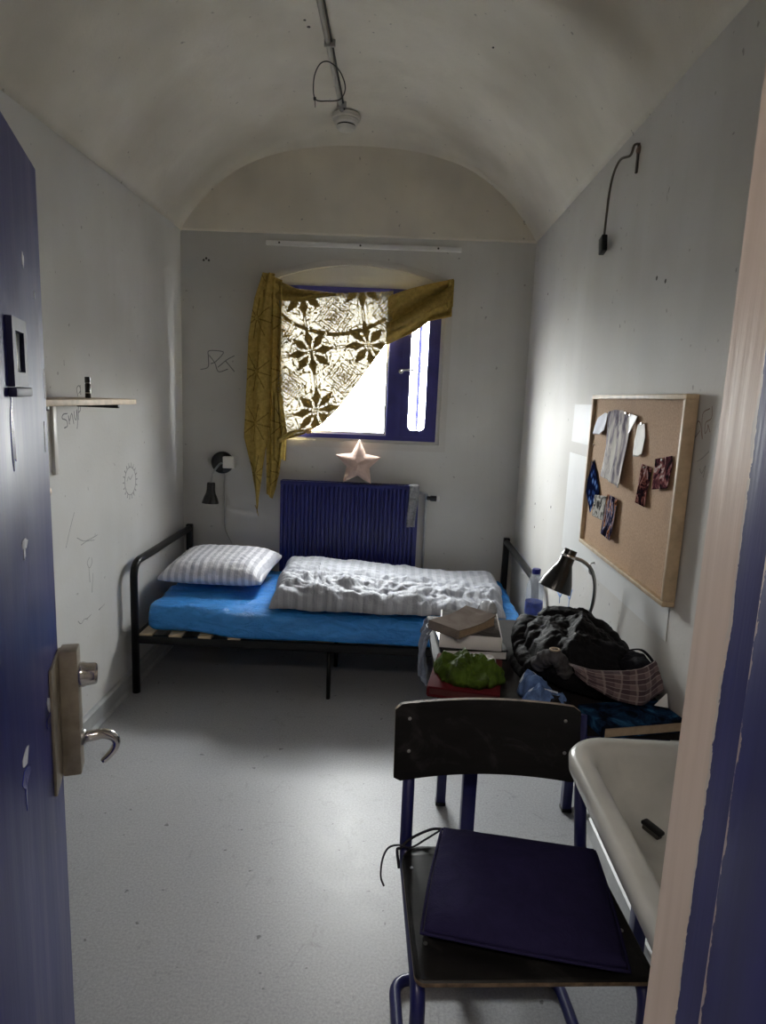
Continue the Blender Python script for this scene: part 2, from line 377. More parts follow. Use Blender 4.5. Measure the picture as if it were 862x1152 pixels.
def prism(name, outline, vec, mat, parent=None, bev=0.0, smooth=True):
    """closed 3-D outline pushed along vec"""
    bm = bmesh.new(); vec = Vector(vec)
    a = [bm.verts.new(Vector(p)) for p in outline]; b = [bm.verts.new(Vector(p)+vec) for p in outline]; n = len(a)
    bm.faces.new(a); bm.faces.new(b[::-1])
    for i in range(n): bm.faces.new((a[i], a[(i+1) % n], b[(i+1) % n], b[i]))
    bmesh.ops.recalc_face_normals(bm, faces=bm.faces)
    if bev: bmesh.ops.bevel(bm, geom=list(bm.edges), offset=bev, segments=2, affect='EDGES')
    return bm_obj(name, bm, mat, parent, smooth)
def ring_prism(name, outer, inner, vec, mat, parent=None):
    """two outlines with equal point counts -> framed ring pushed along vec"""
    vec = Vector(vec); n = len(outer); V = [Vector(p) for p in outer]+[Vector(p) for p in inner]
    V += [p+vec for p in V]; f = []
    for i in range(n):
        j = (i+1) % n
        f += [(i, j, n+j, n+i), (2*n+i, 3*n+i, 3*n+j, 2*n+j), (i, 2*n+i, 2*n+j, j), (n+i, n+j, 3*n+j, 3*n+i)]
    bm = bmesh.new(); vs = [bm.verts.new(v) for v in V]
    for q in f: bm.faces.new([vs[k] for k in q])
    return bm_obj(name, bm, mat, parent, True)
def grid_obj(name, fn, nu, nv, mat, parent=None, closed_u=False, thick=0.0, uv=False):
    verts = [fn(i/(nu if closed_u else nu-1), j/(nv-1)) for j in range(nv) for i in range(nu)]
    faces = []
    for j in range(nv-1):
        for i in range(nu if closed_u else nu-1):
            i2 = (i+1) % nu; faces.append((j*nu+i, j*nu+i2, (j+1)*nu+i2, (j+1)*nu+i))
    o = mesh_obj(name, verts, faces, mat, parent, True)
    if uv:
        ul = o.data.uv_layers.new(name='UVMap')
        for lp in o.data.loops:
            k = lp.vertex_index; ul.data[lp.index].uv = ((k % nu)/(nu-1), (k//nu)/(nv-1))
    if thick:
        md = o.modifiers.new('thickness', 'SOLIDIFY'); md.thickness = thick; md.offset = 0
    return o
def fbm(x, y, z=0.0, o=4):
    return noise.fractal(Vector((x, y, z)), 1.0, 2.0, o)
def ridge(x, y, z=0.0):
    v = 0.0; a = 0.5
    for k in range(3):
        v += a*(1 - min(1, abs(noise.noise(Vector((x, y, z + 7.3*k))))*2.2)); x *= 2.03; y *= 2.03; a *= 0.5
    return v
def thing(name, label, cat, loc=(0,0,0), group=None, kind=None):
    o = bpy.data.objects.new(name, None); COL.objects.link(o); o.location = loc; o.empty_display_size = 0.05
    tag(o, label, cat, group, kind); return o
def tag(o, label=None, cat=None, group=None, kind=None):
    if label: o['label'] = label
    if cat: o['category'] = cat
    if group: o['group'] = group
    if kind: o['kind'] = kind
    return o
def struct(o, label=None): o['kind'] = 'structure'; (o.__setitem__('label', label) if label else None); return o
def settle():
    """keep world positions of parts authored in world space under placed Empties"""
    for o in bpy.data.objects:
        if o.parent is not None and o.parent.type == 'EMPTY' and o.parent.parent is None:
            o.matrix_parent_inverse = Matrix.Translation(-Vector(o.parent.location))

def zarc(x):
    d = min(abs(x-CX), HW); return ZC + math.sqrt(R_ARC*R_ARC - d*d)

# ================================================================== THE SETTING
def quad_wall(name, pts, mat, label=None):
    return struct(mesh_obj(name, pts, [tuple(range(len(pts)))], mat), label)
# floor slab under cell and corridor
fl = struct(box('floor', (-1.75, -1.85, -0.08), (1.75, D+0.42, 0.0), M_FLOOR, bev=0), 'grey scuffed linoleum floor')
wl = struct(box('wall_left', (-A-0.15, YF, 0), (-A, D+0.01, S+0.01), M_WALL, bev=0), 'grubby pale grey painted wall with faint scribbles, beside the bed head')
wr = struct(box('wall_right', (B, YF, 0), (B+0.15, D+0.01, S+0.01), M_WALL, bev=0), 'pale grey painted wall carrying the cork board')
# back wall with arched top and window hole
WX0, WX1, WZ0, WZ1 = -0.722, 0.231, 1.247, 2.121
def back_wall():
    bm = bmesh.new()
    def face(pts, y): return bm.faces.new([bm.verts.new((x, y, z)) for x, z in pts])
    arc = [(CX + HW*math.cos(PI*k/40.0)*1.0, 0) for k in range(41)]
    arc = [(x, zarc(x)+0.02) for x, _ in arc]           # right to left
    for y in (D, D+0.13):
        face([(-A-.15, 0), (B+.15, 0), (B+.15, WZ0), (-A-.15, WZ0)], y)
        face([(-A-.15, WZ0), (WX0, WZ0), (WX0, WZ1), (-A-.15, WZ1)], y)
        face([(WX1, WZ0), (B+.15, WZ0), (B+.15, WZ1), (WX1, WZ1)], y)
        face([(-A-.15, WZ1), (B+.15, WZ1), (B+.15, S), (-A-.15, S)], y)
        face([(-A-.15, S), (B+.15, S), (B+.15, S+.75), (-A-.15, S+.75)], y)
    for (x0, z0), (x1, z1) in (((WX0, WZ0), (WX1, WZ0)), ((WX1, WZ0), (WX1, WZ1)), ((WX1, WZ1), (WX0, WZ1)), ((WX0, WZ1), (WX0, WZ0))):
        bm.faces.new([bm.verts.new(p) for p in ((x0, D, z0), (x1, D, z1), (x1, D+.13, z1), (x0, D+.13, z0))])
    return bm_obj('wall_back', bm, M_BACK)
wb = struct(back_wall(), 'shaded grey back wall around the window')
# lunette skin standing a finger proud of the wall below, closing the vault
def lunette():
    n = 48; top = [(CX - HW + 2*HW*k/n) for k in range(n+1)]
    verts = []; faces = []
    for x in top: verts += [(x, D-0.012, S+0.004), (x, D-0.012, zarc(x)+0.01)]
    for k in range(n): faces.append((2*k, 2*k+2, 2*k+3, 2*k+1))
    m = len(verts)
    for x in top: verts.append((x, D+0.002, S-0.006))
    for k in range(n): faces.append((2*k, m+k, m+k+1, 2*k+2))
    return mesh_obj('lunette', verts, faces, wall_mat('lunette_plaster', (0.86, 0.80, 0.69), (0.56, 0.52, 0.445), (0.72, 0.65, 0.53), 0.2, 1.3), wb)
lunette()
# barrel vault with a soft cove into the lunette and a low plaster ridge near the door
RIDGE_K, RIDGE_L = 0.29, 0.30
def vault():
    nx, ny = 110, 190; verts = []; faces = []
    for j in range(ny+1):
        y = YF - 0.02 + (D + 0.0 - YF + 0.02)*(j/ny)**0.8
        for i in range(nx+1):
            x = CX - HW + 2*HW*i/nx; z = zarc(x); q = 1-((x-CX)/HW)**2
            r = 0.015 + 0.20*max(0, q-0.25)**2
            if y > D-0.012-r:
                t = min(1, (y-(D-0.012-r))/r); z -= r*(1-math.sqrt(max(0, 1-t*t)))*0.8
            # ridge line in plan from (.75,2.09) bending towards the crown
            tt = B-x; yl = 2.09 + RIDGE_K*(1-math.exp(-max(0, tt)/RIDGE_L))
            s = 1/(1+math.exp(-max(-30, min(30, (yl-y)/0.022)))); fade = max(0, min(1, (x-CX)/0.5))
            z += 0.120*s*fade*min(1, q*4+0.05)
            z += 0.008*fbm(x*1.7, y*1.7, 3.1) * min(1, q*8)
            verts.append((x, y, z))
    for j in range(ny):
        for i in range(nx):
            a = j*(nx+1)+i; faces.append((a, a+1, a+nx+2, a+nx+1))
    o = mesh_obj('ceiling', verts, faces, M_CEIL, None, True)
    md = o.modifiers.new('thickness', 'SOLIDIFY'); md.thickness = 0.1; md.offset = 1
    return o
ce = struct(vault(), 'sooty barrel-vaulted plaster ceiling')
for x, y, r in ((-0.275, 2.70, .010), (-0.434, 2.87, .006), (-0.425, 2.92, .008), (0.30, 2.75, .006), (0.33, 3.35, .005)):
    lathe('plaster_hole', [(r*.2, 0), (r, .001), (r*.8, .003), (r*.2, .003)], M_DKCORD, ce, (x, y, zarc(x)-0.002), seg=10)

# front wall (doorway) -------------------------------------------------------
YO = 0.40
JX = 0.298
prw = struct(prism('wall_front', [(JX, YO, 0), (1.75, YO, 0), (1.75, YF, 0), (JX, YF, 0)], (0, 0, 2.02), M_JAMB, smooth=False), 'pinkish beige door reveal with ragged blue paint')
prism('wall_side', [(-1.75, YO, 0), (-0.385, YO, 0), (-0.49, YF, 0), (-1.75, YF, 0)], (0, 0, 2.02), M_WALL, prw, smooth=False)
def lintel():
    n = 16; xs = [-0.48 + (JX+0.48)*k/n for k in range(n+1)]
    pts = [(-1.75, YO, 2.02), (-0.48, YO, 2.02)] + [(x, YO, 2.02 + 0.15*(1-((x-(-0.091))/0.389)**2)**0.5 if abs((x+0.091)/0.389) < 1 else 2.02) for x in xs[1:-1]] + [(JX, YO, 2.02), (1.75, YO, 2.02), (1.75, YO, 3.05), (-1.75, YO, 3.05)]
    return prism('lintel', pts, (0, YF-YO, 0), M_JAMB, prw, smooth=False)
lintel()
t2 = struct(box('trim_2', (JX-0.012, YO-0.03, 0), (JX+0.06, 0.4975, 2.015), M_FRAME2, bev=0.002), 'dark blue door frame with chipped paint edge')
# corridor the camera stands in
struct(box('wall_corridor', (-1.75, -1.95, 0), (1.75, -1.85, 2.6), M_WALL, bev=0))
for x in (-1.85, 1.75):
    struct(box('wall_corridor_end', (x, -1.85, 0), (x+0.1, YO, 2.6), M_WALL, bev=0))
struct(box('ceiling_corridor', (-1.85, -1.95, 2.6), (1.85, YF, 2.7), M_CEIL, bev=0))
cl = thing('ceiling_lamp', 'long ceiling lamp in the corridor outside the cell door', 'lamp', (-0.35, -0.55, 2.6))
box('housing', (-1.02, -0.63, 2.55), (0.32, -0.47, 2.6), M_WHITEPL, cl)
tl = NT('lamp_diffuser_glow'); em = tl.n('Emission'); em.inputs[0].default_value = (1.0, 0.88, 0.78, 1); em.inputs[1].default_value = 14.0; tl.l(em.outputs[0], tl.out.inputs[0])
box('diffuser', (-1.0, -0.61, 2.52), (0.30, -0.49, 2.549), tl.m, cl, bev=0.01)
# ground far below the window
struct(box('ground_exterior', (-40, D+0.5, -3.2), (40, 80, -3.0), simple('yard_asphalt', (0.13, 0.13, 0.125), 0.9), bev=0))

# baseboards
def baseboard(name, x_face, sgn, y0, y1, lab):
    prof = [(0, 0), (0.030, 0), (0.030, 0.010), (0.018, 0.022), (0.016, 0.074), (0.024, 0.078), (0.024, 0.090), (0.012, 0.096), (0, 0.096)]
    return struct(prism(name, [(x_face + sgn*d, y0, z) for d, z in prof], (0, y1-y0, 0), M_TRIM, smooth=False), lab)
baseboard('baseboard_left', -A, 1, YF, D, 'grey painted skirting along the left wall')
bbr = baseboard('baseboard_right', B, -1, YF, D, 'grey painted skirting below the washbasin')
for y in (1.30, 1.62, 2.1): box('cable_clip', (B-0.034, y-0.008, 0.076), (B-0.008, y+0.008, 0.1), M_STEEL, bbr, bev=0.002)
struct(prism('baseboard_back', [(-A, D, 0), (-A, D-.018, 0), (-A, D-.016, .09), (-A, D, .096)], (A+B, 0, 0), M_TRIM, smooth=False))

# trim: arched casing round the window
def arched(x0, x1, z0, zs, zt, y, n=18):
    pts = [(x0, y, z0), (x1, y, z0), (x1, y, zs)]
    w = (x1-x0)/2; h = zt-zs; R = (w*w+h*h)/(2*h); cz = zt-R; cx = (x0+x1)/2
    for k in range(1, n): 
        x = x1 - (x1-x0)*k/n; pts.append((x, y, cz + math.sqrt(R*R-(x-cx)**2)))
    pts.append((x0, y, zs)); return pts
t1 = struct(ring_prism('trim_1', arched(-0.805, 0.292, 1.190, 2.165, 2.278, D-0.014), arched(-0.765, 0.252, 1.232, 2.140, 2.240, D-0.014), (0, 0.016, 0), M_CASING), 'arched grey painted moulding around the window')
t3 = struct(box('trim_3', (-0.797, D-0.016, 2.334), (0.322, D+0.001, 2.360), M_WHITE, bev=0.002), 'narrow white batten nailed above the window')
for x in (-0.72, -0.255, 0.19): lathe('nail', [(.004, 0), (.006, .003), (.003, .005)], M_DKCORD, t3, (x, D-0.016, 2.348), (0, -1, 0), 10)

# window ---------------------------------------------------------------------
win = thing('window_1', 'blue-framed window with a narrow vent casement', None, ((WX0+WX1)/2, D, WZ0), kind='structure')
Y0, Y1 = D-0.006, D+0.075
def rect(x0, x1, z0, z1, y): return [(x0, y, z0), (x1, y, z0), (x1, y, z1), (x0, y, z1)]
ring_prism('frame', rect(WX0+.001, WX1-.001, WZ0+.001, WZ1-.001, Y0), rect(WX0+.018, WX1-.018, WZ0+.026, WZ1-.036, Y0), (0, Y1-Y0, 0), M_BLUEWIN, win)
box('mullion', (-0.068, Y0+.004, WZ0+.02), (0.018, Y1-.002, WZ1-.03), M_BLUEWIN, win, bev=0.006)
ring_prism('sash', rect(-0.705, -0.067, 1.268, 2.088, D+0.008), rect(-0.693, -0.082, 1.290, 2.068, D+0.008), (0, 0.05, 0), M_WHITEPL, win)
box('pane', (-0.70, D+0.035, 1.275), (-0.075, D+0.040, 2.080), M_GLASS, win, bev=0)
def rrect(x0, x1, z0, z1, r, y, n=6):
    pts = []
    for cx, cz, a0 in ((x1-r, z1-r, 0), (x0+r, z1-r, PI/2), (x0+r, z0+r, PI), (x1-r, z0+r, 1.5*PI)):
        for k in range(n+1):
            a = a0 + PI/2*k/n; pts.append((cx + r*math.cos(a), y, cz + r*math.sin(a)))
    return pts
cs = ring_prism('casement', rrect(0.014, 0.217, 1.268, 2.092, 0.004, D-0.004), rrect(0.063, 0.162, 1.312, 2.046, 0.030, D-0.004), (0, 0.06, 0), M_BLUEWIN, win)
box('casement_pane', (0.055, D+0.03, 1.305), (0.170, D+0.035, 2.052), M_GLASS, cs, bev=0)
box('outer_bar', (0.108, D+0.10, 1.26), (0.128, D+0.14, 2.10), M_TRIM, win, bev=0.003)
tube('latch', [(0.010, D-0.012, 1.655), (0.012, D-0.025, 1.66), (0.05, D-0.028, 1.665), (0.09, D-0.026, 1.664)], 0.006, M_STEEL, cs, 8)
lathe('latch_plate', [(.012, 0), (.014, .004), (.008, .008)], M_STEEL, cs, (0.008, D-0.004, 1.655), (0, -1, 0), 12)

# door -----------------------------------------------------------------------
DL = Vector((-0.534, 1.0, 0)); DD = Vector((0.33, -0.944, 0)).normalized(); DN = Vector((-DD.y, DD.x, 0))
def dpt(s, n, z): return DL + DD*s + DN*n + Vector((0, 0, z))
door = thing('door_1', 'scuffed dark blue cell door standing open', None, dpt(0.63, 0, 0), kind='structure')
DM = Matrix(((DD.x, DN.x, 0, DL.x), (DD.y, DN.y, 0, DL.y), (0, 0, 1, 0), (0, 0, 0, 1)))
box('leaf', (0, -0.045, 0.012), (0.62, 0, 1.803), M_DOOR, door, 0.003, m=DM)
lk = box('lock_case', (-0.008, 0.004, 0.868), (0.032, 0.032, 1.082), M_LOCK, door, 0.003, m=DM)
box('lock_plate', (-0.004, 0.0, 0.872), (0.092, 0.0045, 1.078), M_LOCK, door, 0.001, m=DM)
KN = dpt(0.012, 0.032, 1.035)
lathe('lock_cylinder', [(.020, 0), (.0205, .006), (.019, .010), (.0175, .024), (.016, .026), (.010, .026), (.009, .024)], M_CHROME, lk, KN, DN, 24)
hb = dpt(0.012, 0.032, 0.925)
lathe('handle_rose', [(.0135, 0), (.0135, .003), (.010, .006)], M_STEEL, lk, hb, DN, 20)
hp = catmull([dpt(0.012, 0.034, 0.925), dpt(0.012, 0.050, 0.926), dpt(0.010, 0.064, 0.926), dpt(0.006, 0.078, 0.918), dpt(0.002, 0.0835, 0.905), dpt(0.0, 0.079, 0.890), dpt(0.0, 0.067, 0.876), dpt(0.002, 0.060, 0.871)], 6)
tube('handle', hp, lambda t: 0.0098*(1-0.45*t) if t < 0.97 else 0.004, M_CHROME, door, 12)
lathe('bolt_tongue', [(.013, 0), (.013, .022), (.011, .026), (.004, .027)], M_COPPER, door, dpt(0.004, -0.014, 1.332), -DD, 18)
box('strike_plate', (-0.0015, -0.036, 1.22), (0.0, -0.006, 1.30), M_STEEL, door, 0.0004, m=DM)
box('strike_plate', (-0.0015, -0.036, 1.30), (0.0, -0.006, 1.36), M_STEEL, door, 0.0004, m=DM)
M_HATCH = simple('dark_painted_hatch', (0.02, 0.022, 0.06), 0.55, var=0.3, vs=40, Specular_IOR_Level=0.2)
def on_door_rect(s0, s1, z0, z1, n): return [dpt(s0, n, z0), dpt(s1, n, z0), dpt(s1, n, z1), dpt(s0, n, z1)]
ring_prism('spyhole_frame', on_door_rect(0.168, 0.250, 1.495, 1.575, 0.0), on_door_rect(0.185, 0.233, 1.512, 1.560, 0.0), DN*0.007, M_HATCH, door)
box('spyhole_cover', (0.186, 0, 1.513), (0.232, 0.003, 1.559), M_BLACKGL, door, 0.001, m=DM)
box('spyhole_ledge', (0.162, 0, 1.483), (0.256, 0.010, 1.494), M_HATCH, door, 0.002, m=DM)
M_CHIPW = simple('bare_white_primer', (0.62, 0.63, 0.68), 0.6, var=0.2, vs=90)
M_CHIPB = simple('fresh_blue_paint', (0.012, 0.018, 0.26), 0.25, var=0.2)
def chip(s, z, w, h, mat, seed, n0=0.0):
    rnd = random.Random(seed); pts = []
    for k in range(10):
        a = 2*PI*k/10; q = 1 + 0.35*rnd.uniform(-1, 1); pts.append(dpt(s + w*math.cos(a)*q, n0, z + h*math.sin(a)*q))
    return prism('paint_chip', pts, DN*0.0008, mat, door, smooth=False)
for s, z, w, h, m_, sd in ((.105, 1.030, .012, .012, M_CHIPW, 1), (.108, 1.006, .014, .010, M_CHIPB, 2), (.272, 1.040, .022, .010, M_CHIPW, 3),
        (.276, 1.018, .026, .011, M_CHIPB, 4), (.278, .995, .004, .018, M_CHIPB, 5), (.208, 1.300, .016, .007, M_CHIPW, 6), (.215, 1.292, .006, .012, M_CHIPW, 8),
        (.13, 1.655, .006, .010, M_CHIPW, 7), (.243, 1.44, .010, .045, M_CHIPB, 9), (.06, 1.62, .003, .006, M_CHIPW, 10), (.03, 1.42, .003, .02, M_CHIPW, 11), (.012, 1.5, .004, .02, M_CHIPW, 12)):
    chip(s, z, w, h, m_, sd)
for z in (0.35, 1.45):
    lathe('hinge', [(.009, 0), (.009, .09)], M_STEEL, door, dpt(0.625, -0.004, z), (0, 0, 1), 12)

# scribbles on walls ----------------------------------------------------------
def scrib(parent, pts, plane, mat, r=0.0022):
    if plane == 'L': P = [(-A, y, z) for y, z in pts]
    elif plane == 'R': P = [(B, y, z) for y, z in pts]
    else: P = [(x, D, z) for x, z in pts]
    v, f = tube_geo(catmull(P, 5), r, 6); 
    # flatten against the wall
    vv = []
    for p in v:
        p = Vector(p)
        if plane == 'L': p.x = -A + (p.x+A)*0.25
        elif plane == 'R': p.x = B + (p.x-B)*0.25
        else: p.y = D + (p.y-D)*0.25
        vv.append(p)
    return mesh_obj('graffiti', vv, f, mat, parent, True)
for s in ([(2.577,1.388),(2.544,1.385),(2.535,1.37),(2.567,1.361),(2.573,1.34),(2.548,1.332)], [(2.59,1.345),(2.584,1.38),(2.592,1.36),(2.61,1.388),(2.62,1.36),(2.624,1.345)],
          [(2.630,1.396),(2.632,1.371),(2.646,1.362),(2.654,1.403),(2.656,1.35),(2.650,1.325)], [(2.664,1.36),(2.668,1.41),(2.681,1.425),(2.684,1.40),(2.668,1.39)],
          [(2.667,1.455),(2.660,1.485),(2.680,1.497),(2.690,1.48),(2.676,1.465)], [(2.692,1.46),(2.690,1.50)]):
    scrib(wl, s, 'L', M_INK)
scrib(wl, [(3.17+0.066*math.cos(a), 1.047+0.068*math.sin(a)) for a in [2*PI*k/16 for k in range(17)]], 'L', M_INKF, .003)
for k in range(18):
    a = 2*PI*k/18; c_, s_ = math.cos(a), math.sin(a)
    scrib(wl, [(3.17+.068*c_, 1.047+.07*s_), (3.17+.088*c_, 1.047+.09*s_)], 'L', M_INKF, .003)
scrib(wl, [(3.13,1.05),(3.15,1.07),(3.17,1.055),(3.20,1.075)], 'L', M_INKF, .0025)
for s in ([(2.613,.881),(2.674,.854),(2.75,.852),(2.799,.855)], [(2.646,.843),(2.702,.848),(2.768,.838)], [(2.715,.773),(2.694,.755),(2.711,.728),(2.737,.745),(2.734,.768)],
          [(2.707,.73),(2.711,.664)], [(2.743,.697),(2.727,.613)], [(2.594,.529),(2.619,.51),(2.648,.519),(2.676,.514),(2.714,.519)], [(2.784,.515),(2.847,.523)], [(2.52,0.86),(2.56,0.93),(2.60,0.99)]):
    scrib(wl, s, 'L', M_INKF, .0018)
for s in ([(-1.184,1.619),(-1.138,1.636),(-1.136,1.696),(-1.131,1.73),(-1.054,1.729),(-1.052,1.712),(-1.093,1.669),(-1.123,1.655)], [(-1.131,1.705),(-1.097,1.66),(-1.076,1.611),(-1.02,1.628)],
          [(-1.08,1.636),(-1.028,1.68),(-.981,1.707)], [(-1.033,1.675),(-.981,1.615)]):
    scrib(wb, s, 'B', M_INK, .0025)
for s in ([(1.676,1.466),(1.668,1.474),(1.652,1.466),(1.634,1.431),(1.649,1.49),(1.614,1.506)], [(1.605,1.512),(1.6,1.484),(1.627,1.471),(1.624,1.446),(1.613,1.456),(1.613,1.467),(1.599,1.45)], [(1.674,1.433),(1.652,1.451)]):
    scrib(wr, s, 'R', M_INKR, .0013)
for s in ([(1.649,1.375),(1.618,1.388),(1.592,1.405)], [(1.63,1.36),(1.615,1.35),(1.60,1.37),(1.605,1.34)]): scrib(wr, s, 'R', M_INKF, .0013)
for s in ([(2.874,.685),(2.80,.672),(2.757,.72)], [(2.81,.70),(2.80,.64)], [(2.70,.729),(2.651,.707),(2.622,.756)], [(2.655,.71),(2.65,.655)]): scrib(wr, s, 'R', M_INKB, .005)
for y, z in ((3.55,2.06),(3.45,.98),(3.42,.86),(3.1,1.02),(1.98,1.86),(2.05,1.88)):
    lathe('screw_hole', [(.002,0),(.007,.001),(.005,.002)], M_DKCORD, wr, (B, y, z), (-1,0,0), 8)
for x, z in ((-1.16,2.24),(-1.145,2.25),(-1.13,2.24)):
    lathe('screw_hole', [(.002,0),(.007,.001),(.005,.002)], M_DKCORD, wb, (x, D, z), (0,-1,0), 8)

# ================================================================== BED
bed = thing('metal_bed', 'black tubular steel bed frame under the window', 'bed', (-0.27, 3.5, 0))
def hoop(x, name):
    p = fillet([(x, 3.045, 0.0), (x, 3.045, 0.672), (x, 3.925, 0.678), (x, 3.925, 0.0)], 0.075, 8)
    # square corner at the wall side: the rear post runs past the rail
    return p
for x, nm in ((-1.243, 'headboard'), (0.696, 'footboard')):
    hb_ = tube(nm, fillet([(x, 3.055, 0.0), (x, 3.055, 0.664), (x, 3.91, 0.664)], 0.085, 8), 0.0185, M_BLACK, bed, 14)
    box('rear_post', (x-.018, 3.905, 0), (x+.018, 3.941, 0.690), M_BLACK, hb_, 0.004)
    box('end_rail', (x-.012, 3.06, 0.262), (x+.012, 3.92, 0.297), M_BLACK, hb_, 0.002)
box('side_rail', (-1.24, 3.050, 0.258), (0.69, 3.076, 0.298), M_BLACK, bed, 0.002)
box('side_rail', (-1.24, 3.905, 0.258), (0.69, 3.931, 0.298), M_BLACK, bed, 0.002)
box('centre_beam', (-1.24, 3.475, 0.255), (0.69, 3.505, 0.285), M_BLACK, bed, 0.002)
for x, y in ((-0.287, 3.085), (-0.287, 3.49), (-0.287, 3.89)):
    tube('leg', [(x, y, 0), (x, y, 0.26)], 0.011, M_BLACK, bed, 10)
sl0 = None
for k in range(13):
    x = -1.19 + 0.145*k
    if sl0 is None: sl0 = box('slat', (-0.032, 3.052, 0.298), (0.032, 3.93, 0.308), M_PINE, bed, 0.001); sl0.location.x = x
    else:
        c = sl0.copy(); COL.objects.link(c); c.location.x = x; c.location.y = 0.028 if x > -0.75 else 0.0

# mattress with crinkled plastic cover
def mattress():
    bm = bmesh.new(); bm_box(bm, (-1.20, 3.078, 0.310), (0.672, 3.855, 0.448), 0.045, 4)
    bmesh.ops.subdivide_edges(bm, edges=[e for e in bm.edges if e.calc_length() > 0.3], cuts=60, use_grid_fill=True)
    bm.normal_update()
    for v in bm.verts:
        p = v.co.copy(); n = v.normal.copy()
        w = 0.016*(ridge(p.x*3.2, p.y*6+p.z*9, 1.0)-0.45) + 0.010*fbm(p.x*9, p.y*7, p.z*9)
        if p.z < 0.33: w *= 0.2
        v.co = p + n*w
        if p.y < 3.25:
            k = max(0, min(1, (p.x+1.02)/0.28)); k = k*k*(3-2*k)
            v.co.y -= 0.048*k*max(0, 1-(p.y-3.078)/0.17) + 0.006*math.sin(p.x*7)*k
            low = 0.022*k*max(0, 1-(p.y-3.078)/0.03)*max(0, 1-(p.z-0.31)/0.10)
        v.co.z = max(v.co.z, 0.3085) - (low if p.y < 3.25 else 0.0)
    o = bm_obj('mattress', bm, M_MATT); o.data.polygons.foreach_set('use_smooth', [True]*len(o.data.polygons)); return o
tag(mattress(), 'thin mattress in a crinkled bright blue plastic cover on the bed frame', 'mattress')

# pillow
def pillow():
    W_, H_ = 0.290, 0.235
    def fn(u, v):
        a = 2*PI*u; ca, sa = math.cos(a), math.sin(a); k = 1/max(abs(ca), abs(sa)); k = 1 + (k-1)*0.86
        rad = v*2 if v < 0.5 else (1-v)*2
        q = math.sin(rad*PI/2)
        x = max(-1, min(1, ca*k))*q; y = max(-1, min(1, sa*k))*q
        # sides drawn in between the corners
        X = W_*x*(1-0.07*(1-y*y)*abs(x)); Y = H_*y*(1-0.09*(1-x*x)*abs(y))
        th = 0.092*max(0, (1-x**4)*(1-y**4))**0.62
        edge = max(abs(x), abs(y))
        pleat = 0.010*(ridge(x*6+2, y*6, 4)-0.42)*(0.4+edge*0.9) + 0.006*math.sin(x*34)*max(0, -y-0.55)*2
        z = (th + pleat*min(1, th*30)) if v < 0.5 else -th*0.55
        return (X, Y, z)
    o = grid_obj('pillow', fn, 128, 60, M_STRIPEP, closed_u=True)
    o.location = (-0.930, 3.515, 0.538); o.rotation_euler = (math.radians(5), math.radians(-1), math.radians(-4)); return o
tag(pillow(), 'striped white and grey pillow at the head of the bed', 'pillow')

# duvet: a crumpled heap of striped cloth, closed below
def duvet():
    x0, x1, y0, y1 = -0.598, 0.590, 3.035, 3.73
    def fn(u, v):
        x = x0 + (x1-x0)*u; y = y0 + (y1-y0)*v
        du = min(u, 1-u)*(x1-x0); dv = min(v, 1-v)*(y1-y0)
        ex = min(1, du/0.075); ey = min(1, dv/0.065)
        e = (1-(1-ex)**2.4)**0.5 * (1-(1-ey)**2.4)**0.5
        base = 0.080 + 0.018*math.sin(3.0*u+0.6) - 0.016*u + 0.012*math.sin(7*u)
        wx = x + 0.06*fbm(x*3, y*3, 11); wy = y + 0.05*fbm(x*3, y*3, 17)
        f = 0.040*(ridge(wx*2.8+1.1*wy, wy*5.6-0.8*wx, 2.0)-0.42) + 0.032*(ridge(wx*6.0-wy*4, wy*6.5+wx*3.0, 9.0)-0.42) + 0.016*(ridge(wx*13+wy*6, wy*13-wx*4, 4.0)-0.42)
        f -= 0.030*math.exp(-((y-3.36+0.05*math.sin(x*4))/0.035)**2)      # long valley of the rolled cover
        f += 0.022*math.exp(-((y-3.20+0.03*math.sin(x*6+1))/0.06)**2)
        calm = 0.40 + 0.75*math.exp(-((y-3.22)/0.20)**2)
        if u < 0.12: base += 0.022*(1-u/0.12)
        z = 0.472 + base*e*0.92 + f*e*calm
        near = max(0, 1-dv/0.16); X = x + 0.030*fbm(x*3, y*3, 7)*(1 if du < .2 else .3); Y = y + 0.028*fbm(x*6.5, y*2, 3)*near + 0.012*fbm(x*17, y*3, 5)*near
        if v < 0.5: X += 0.05*(0.5-v)*(1 if u < 0.5 else -0.4)
        if Y < 3.09: z -= 0.020*(3.09-Y)/0.05*e
        return (X, Y, max(z, 0.474))
    return grid_obj('duvet', fn, 260, 150, M_STRIPE, thick=0.012)
tag(duvet(), 'crumpled grey striped duvet bunched on the mattress', 'duvet')

# ================================================================== RADIATOR
rad = thing('panel_radiator', 'dark blue ribbed panel radiator below the window', 'radiator', (-0.26, 3.91, 0.30))
RX0, RX1, RZ0, RZ1, RY = -0.680, 0.146, 0.40, 0.988, 3.868
def ribbed():
    n = 32; prof = []; w = (RX1-RX0-0.03)/n
    prof.append((RX0, RY+0.004)); prof.append((RX0+0.012, RY))
    for k in range(n):
        a = RX0+0.015+k*w; prof += [(a+w*.10, RY), (a+w*.28, RY+.010), (a+w*.42, RY+.010), (a+w*.60, RY)]
    prof += [(RX1-.012, RY), (RX1, RY+.004)]
    V = []; Fc = []
    zs = [(RZ0, .010), (RZ0+.03, 0), (RZ1-.030, 0), (RZ1-.018, None), (RZ1, None)]
    for z, _ in zs:
        for x, y in prof: V.append((x, (RY if (_ is None) else y+_), z))
    m = len(prof)
    for j in range(len(zs)-1):
        for i in range(m-1): Fc.append((j*m+i, j*m+i+1, (j+1)*m+i+1, (j+1)*m+i))
    o = mesh_obj('front_panel', V, Fc, M_RAD, rad)
    return o
ribbed()
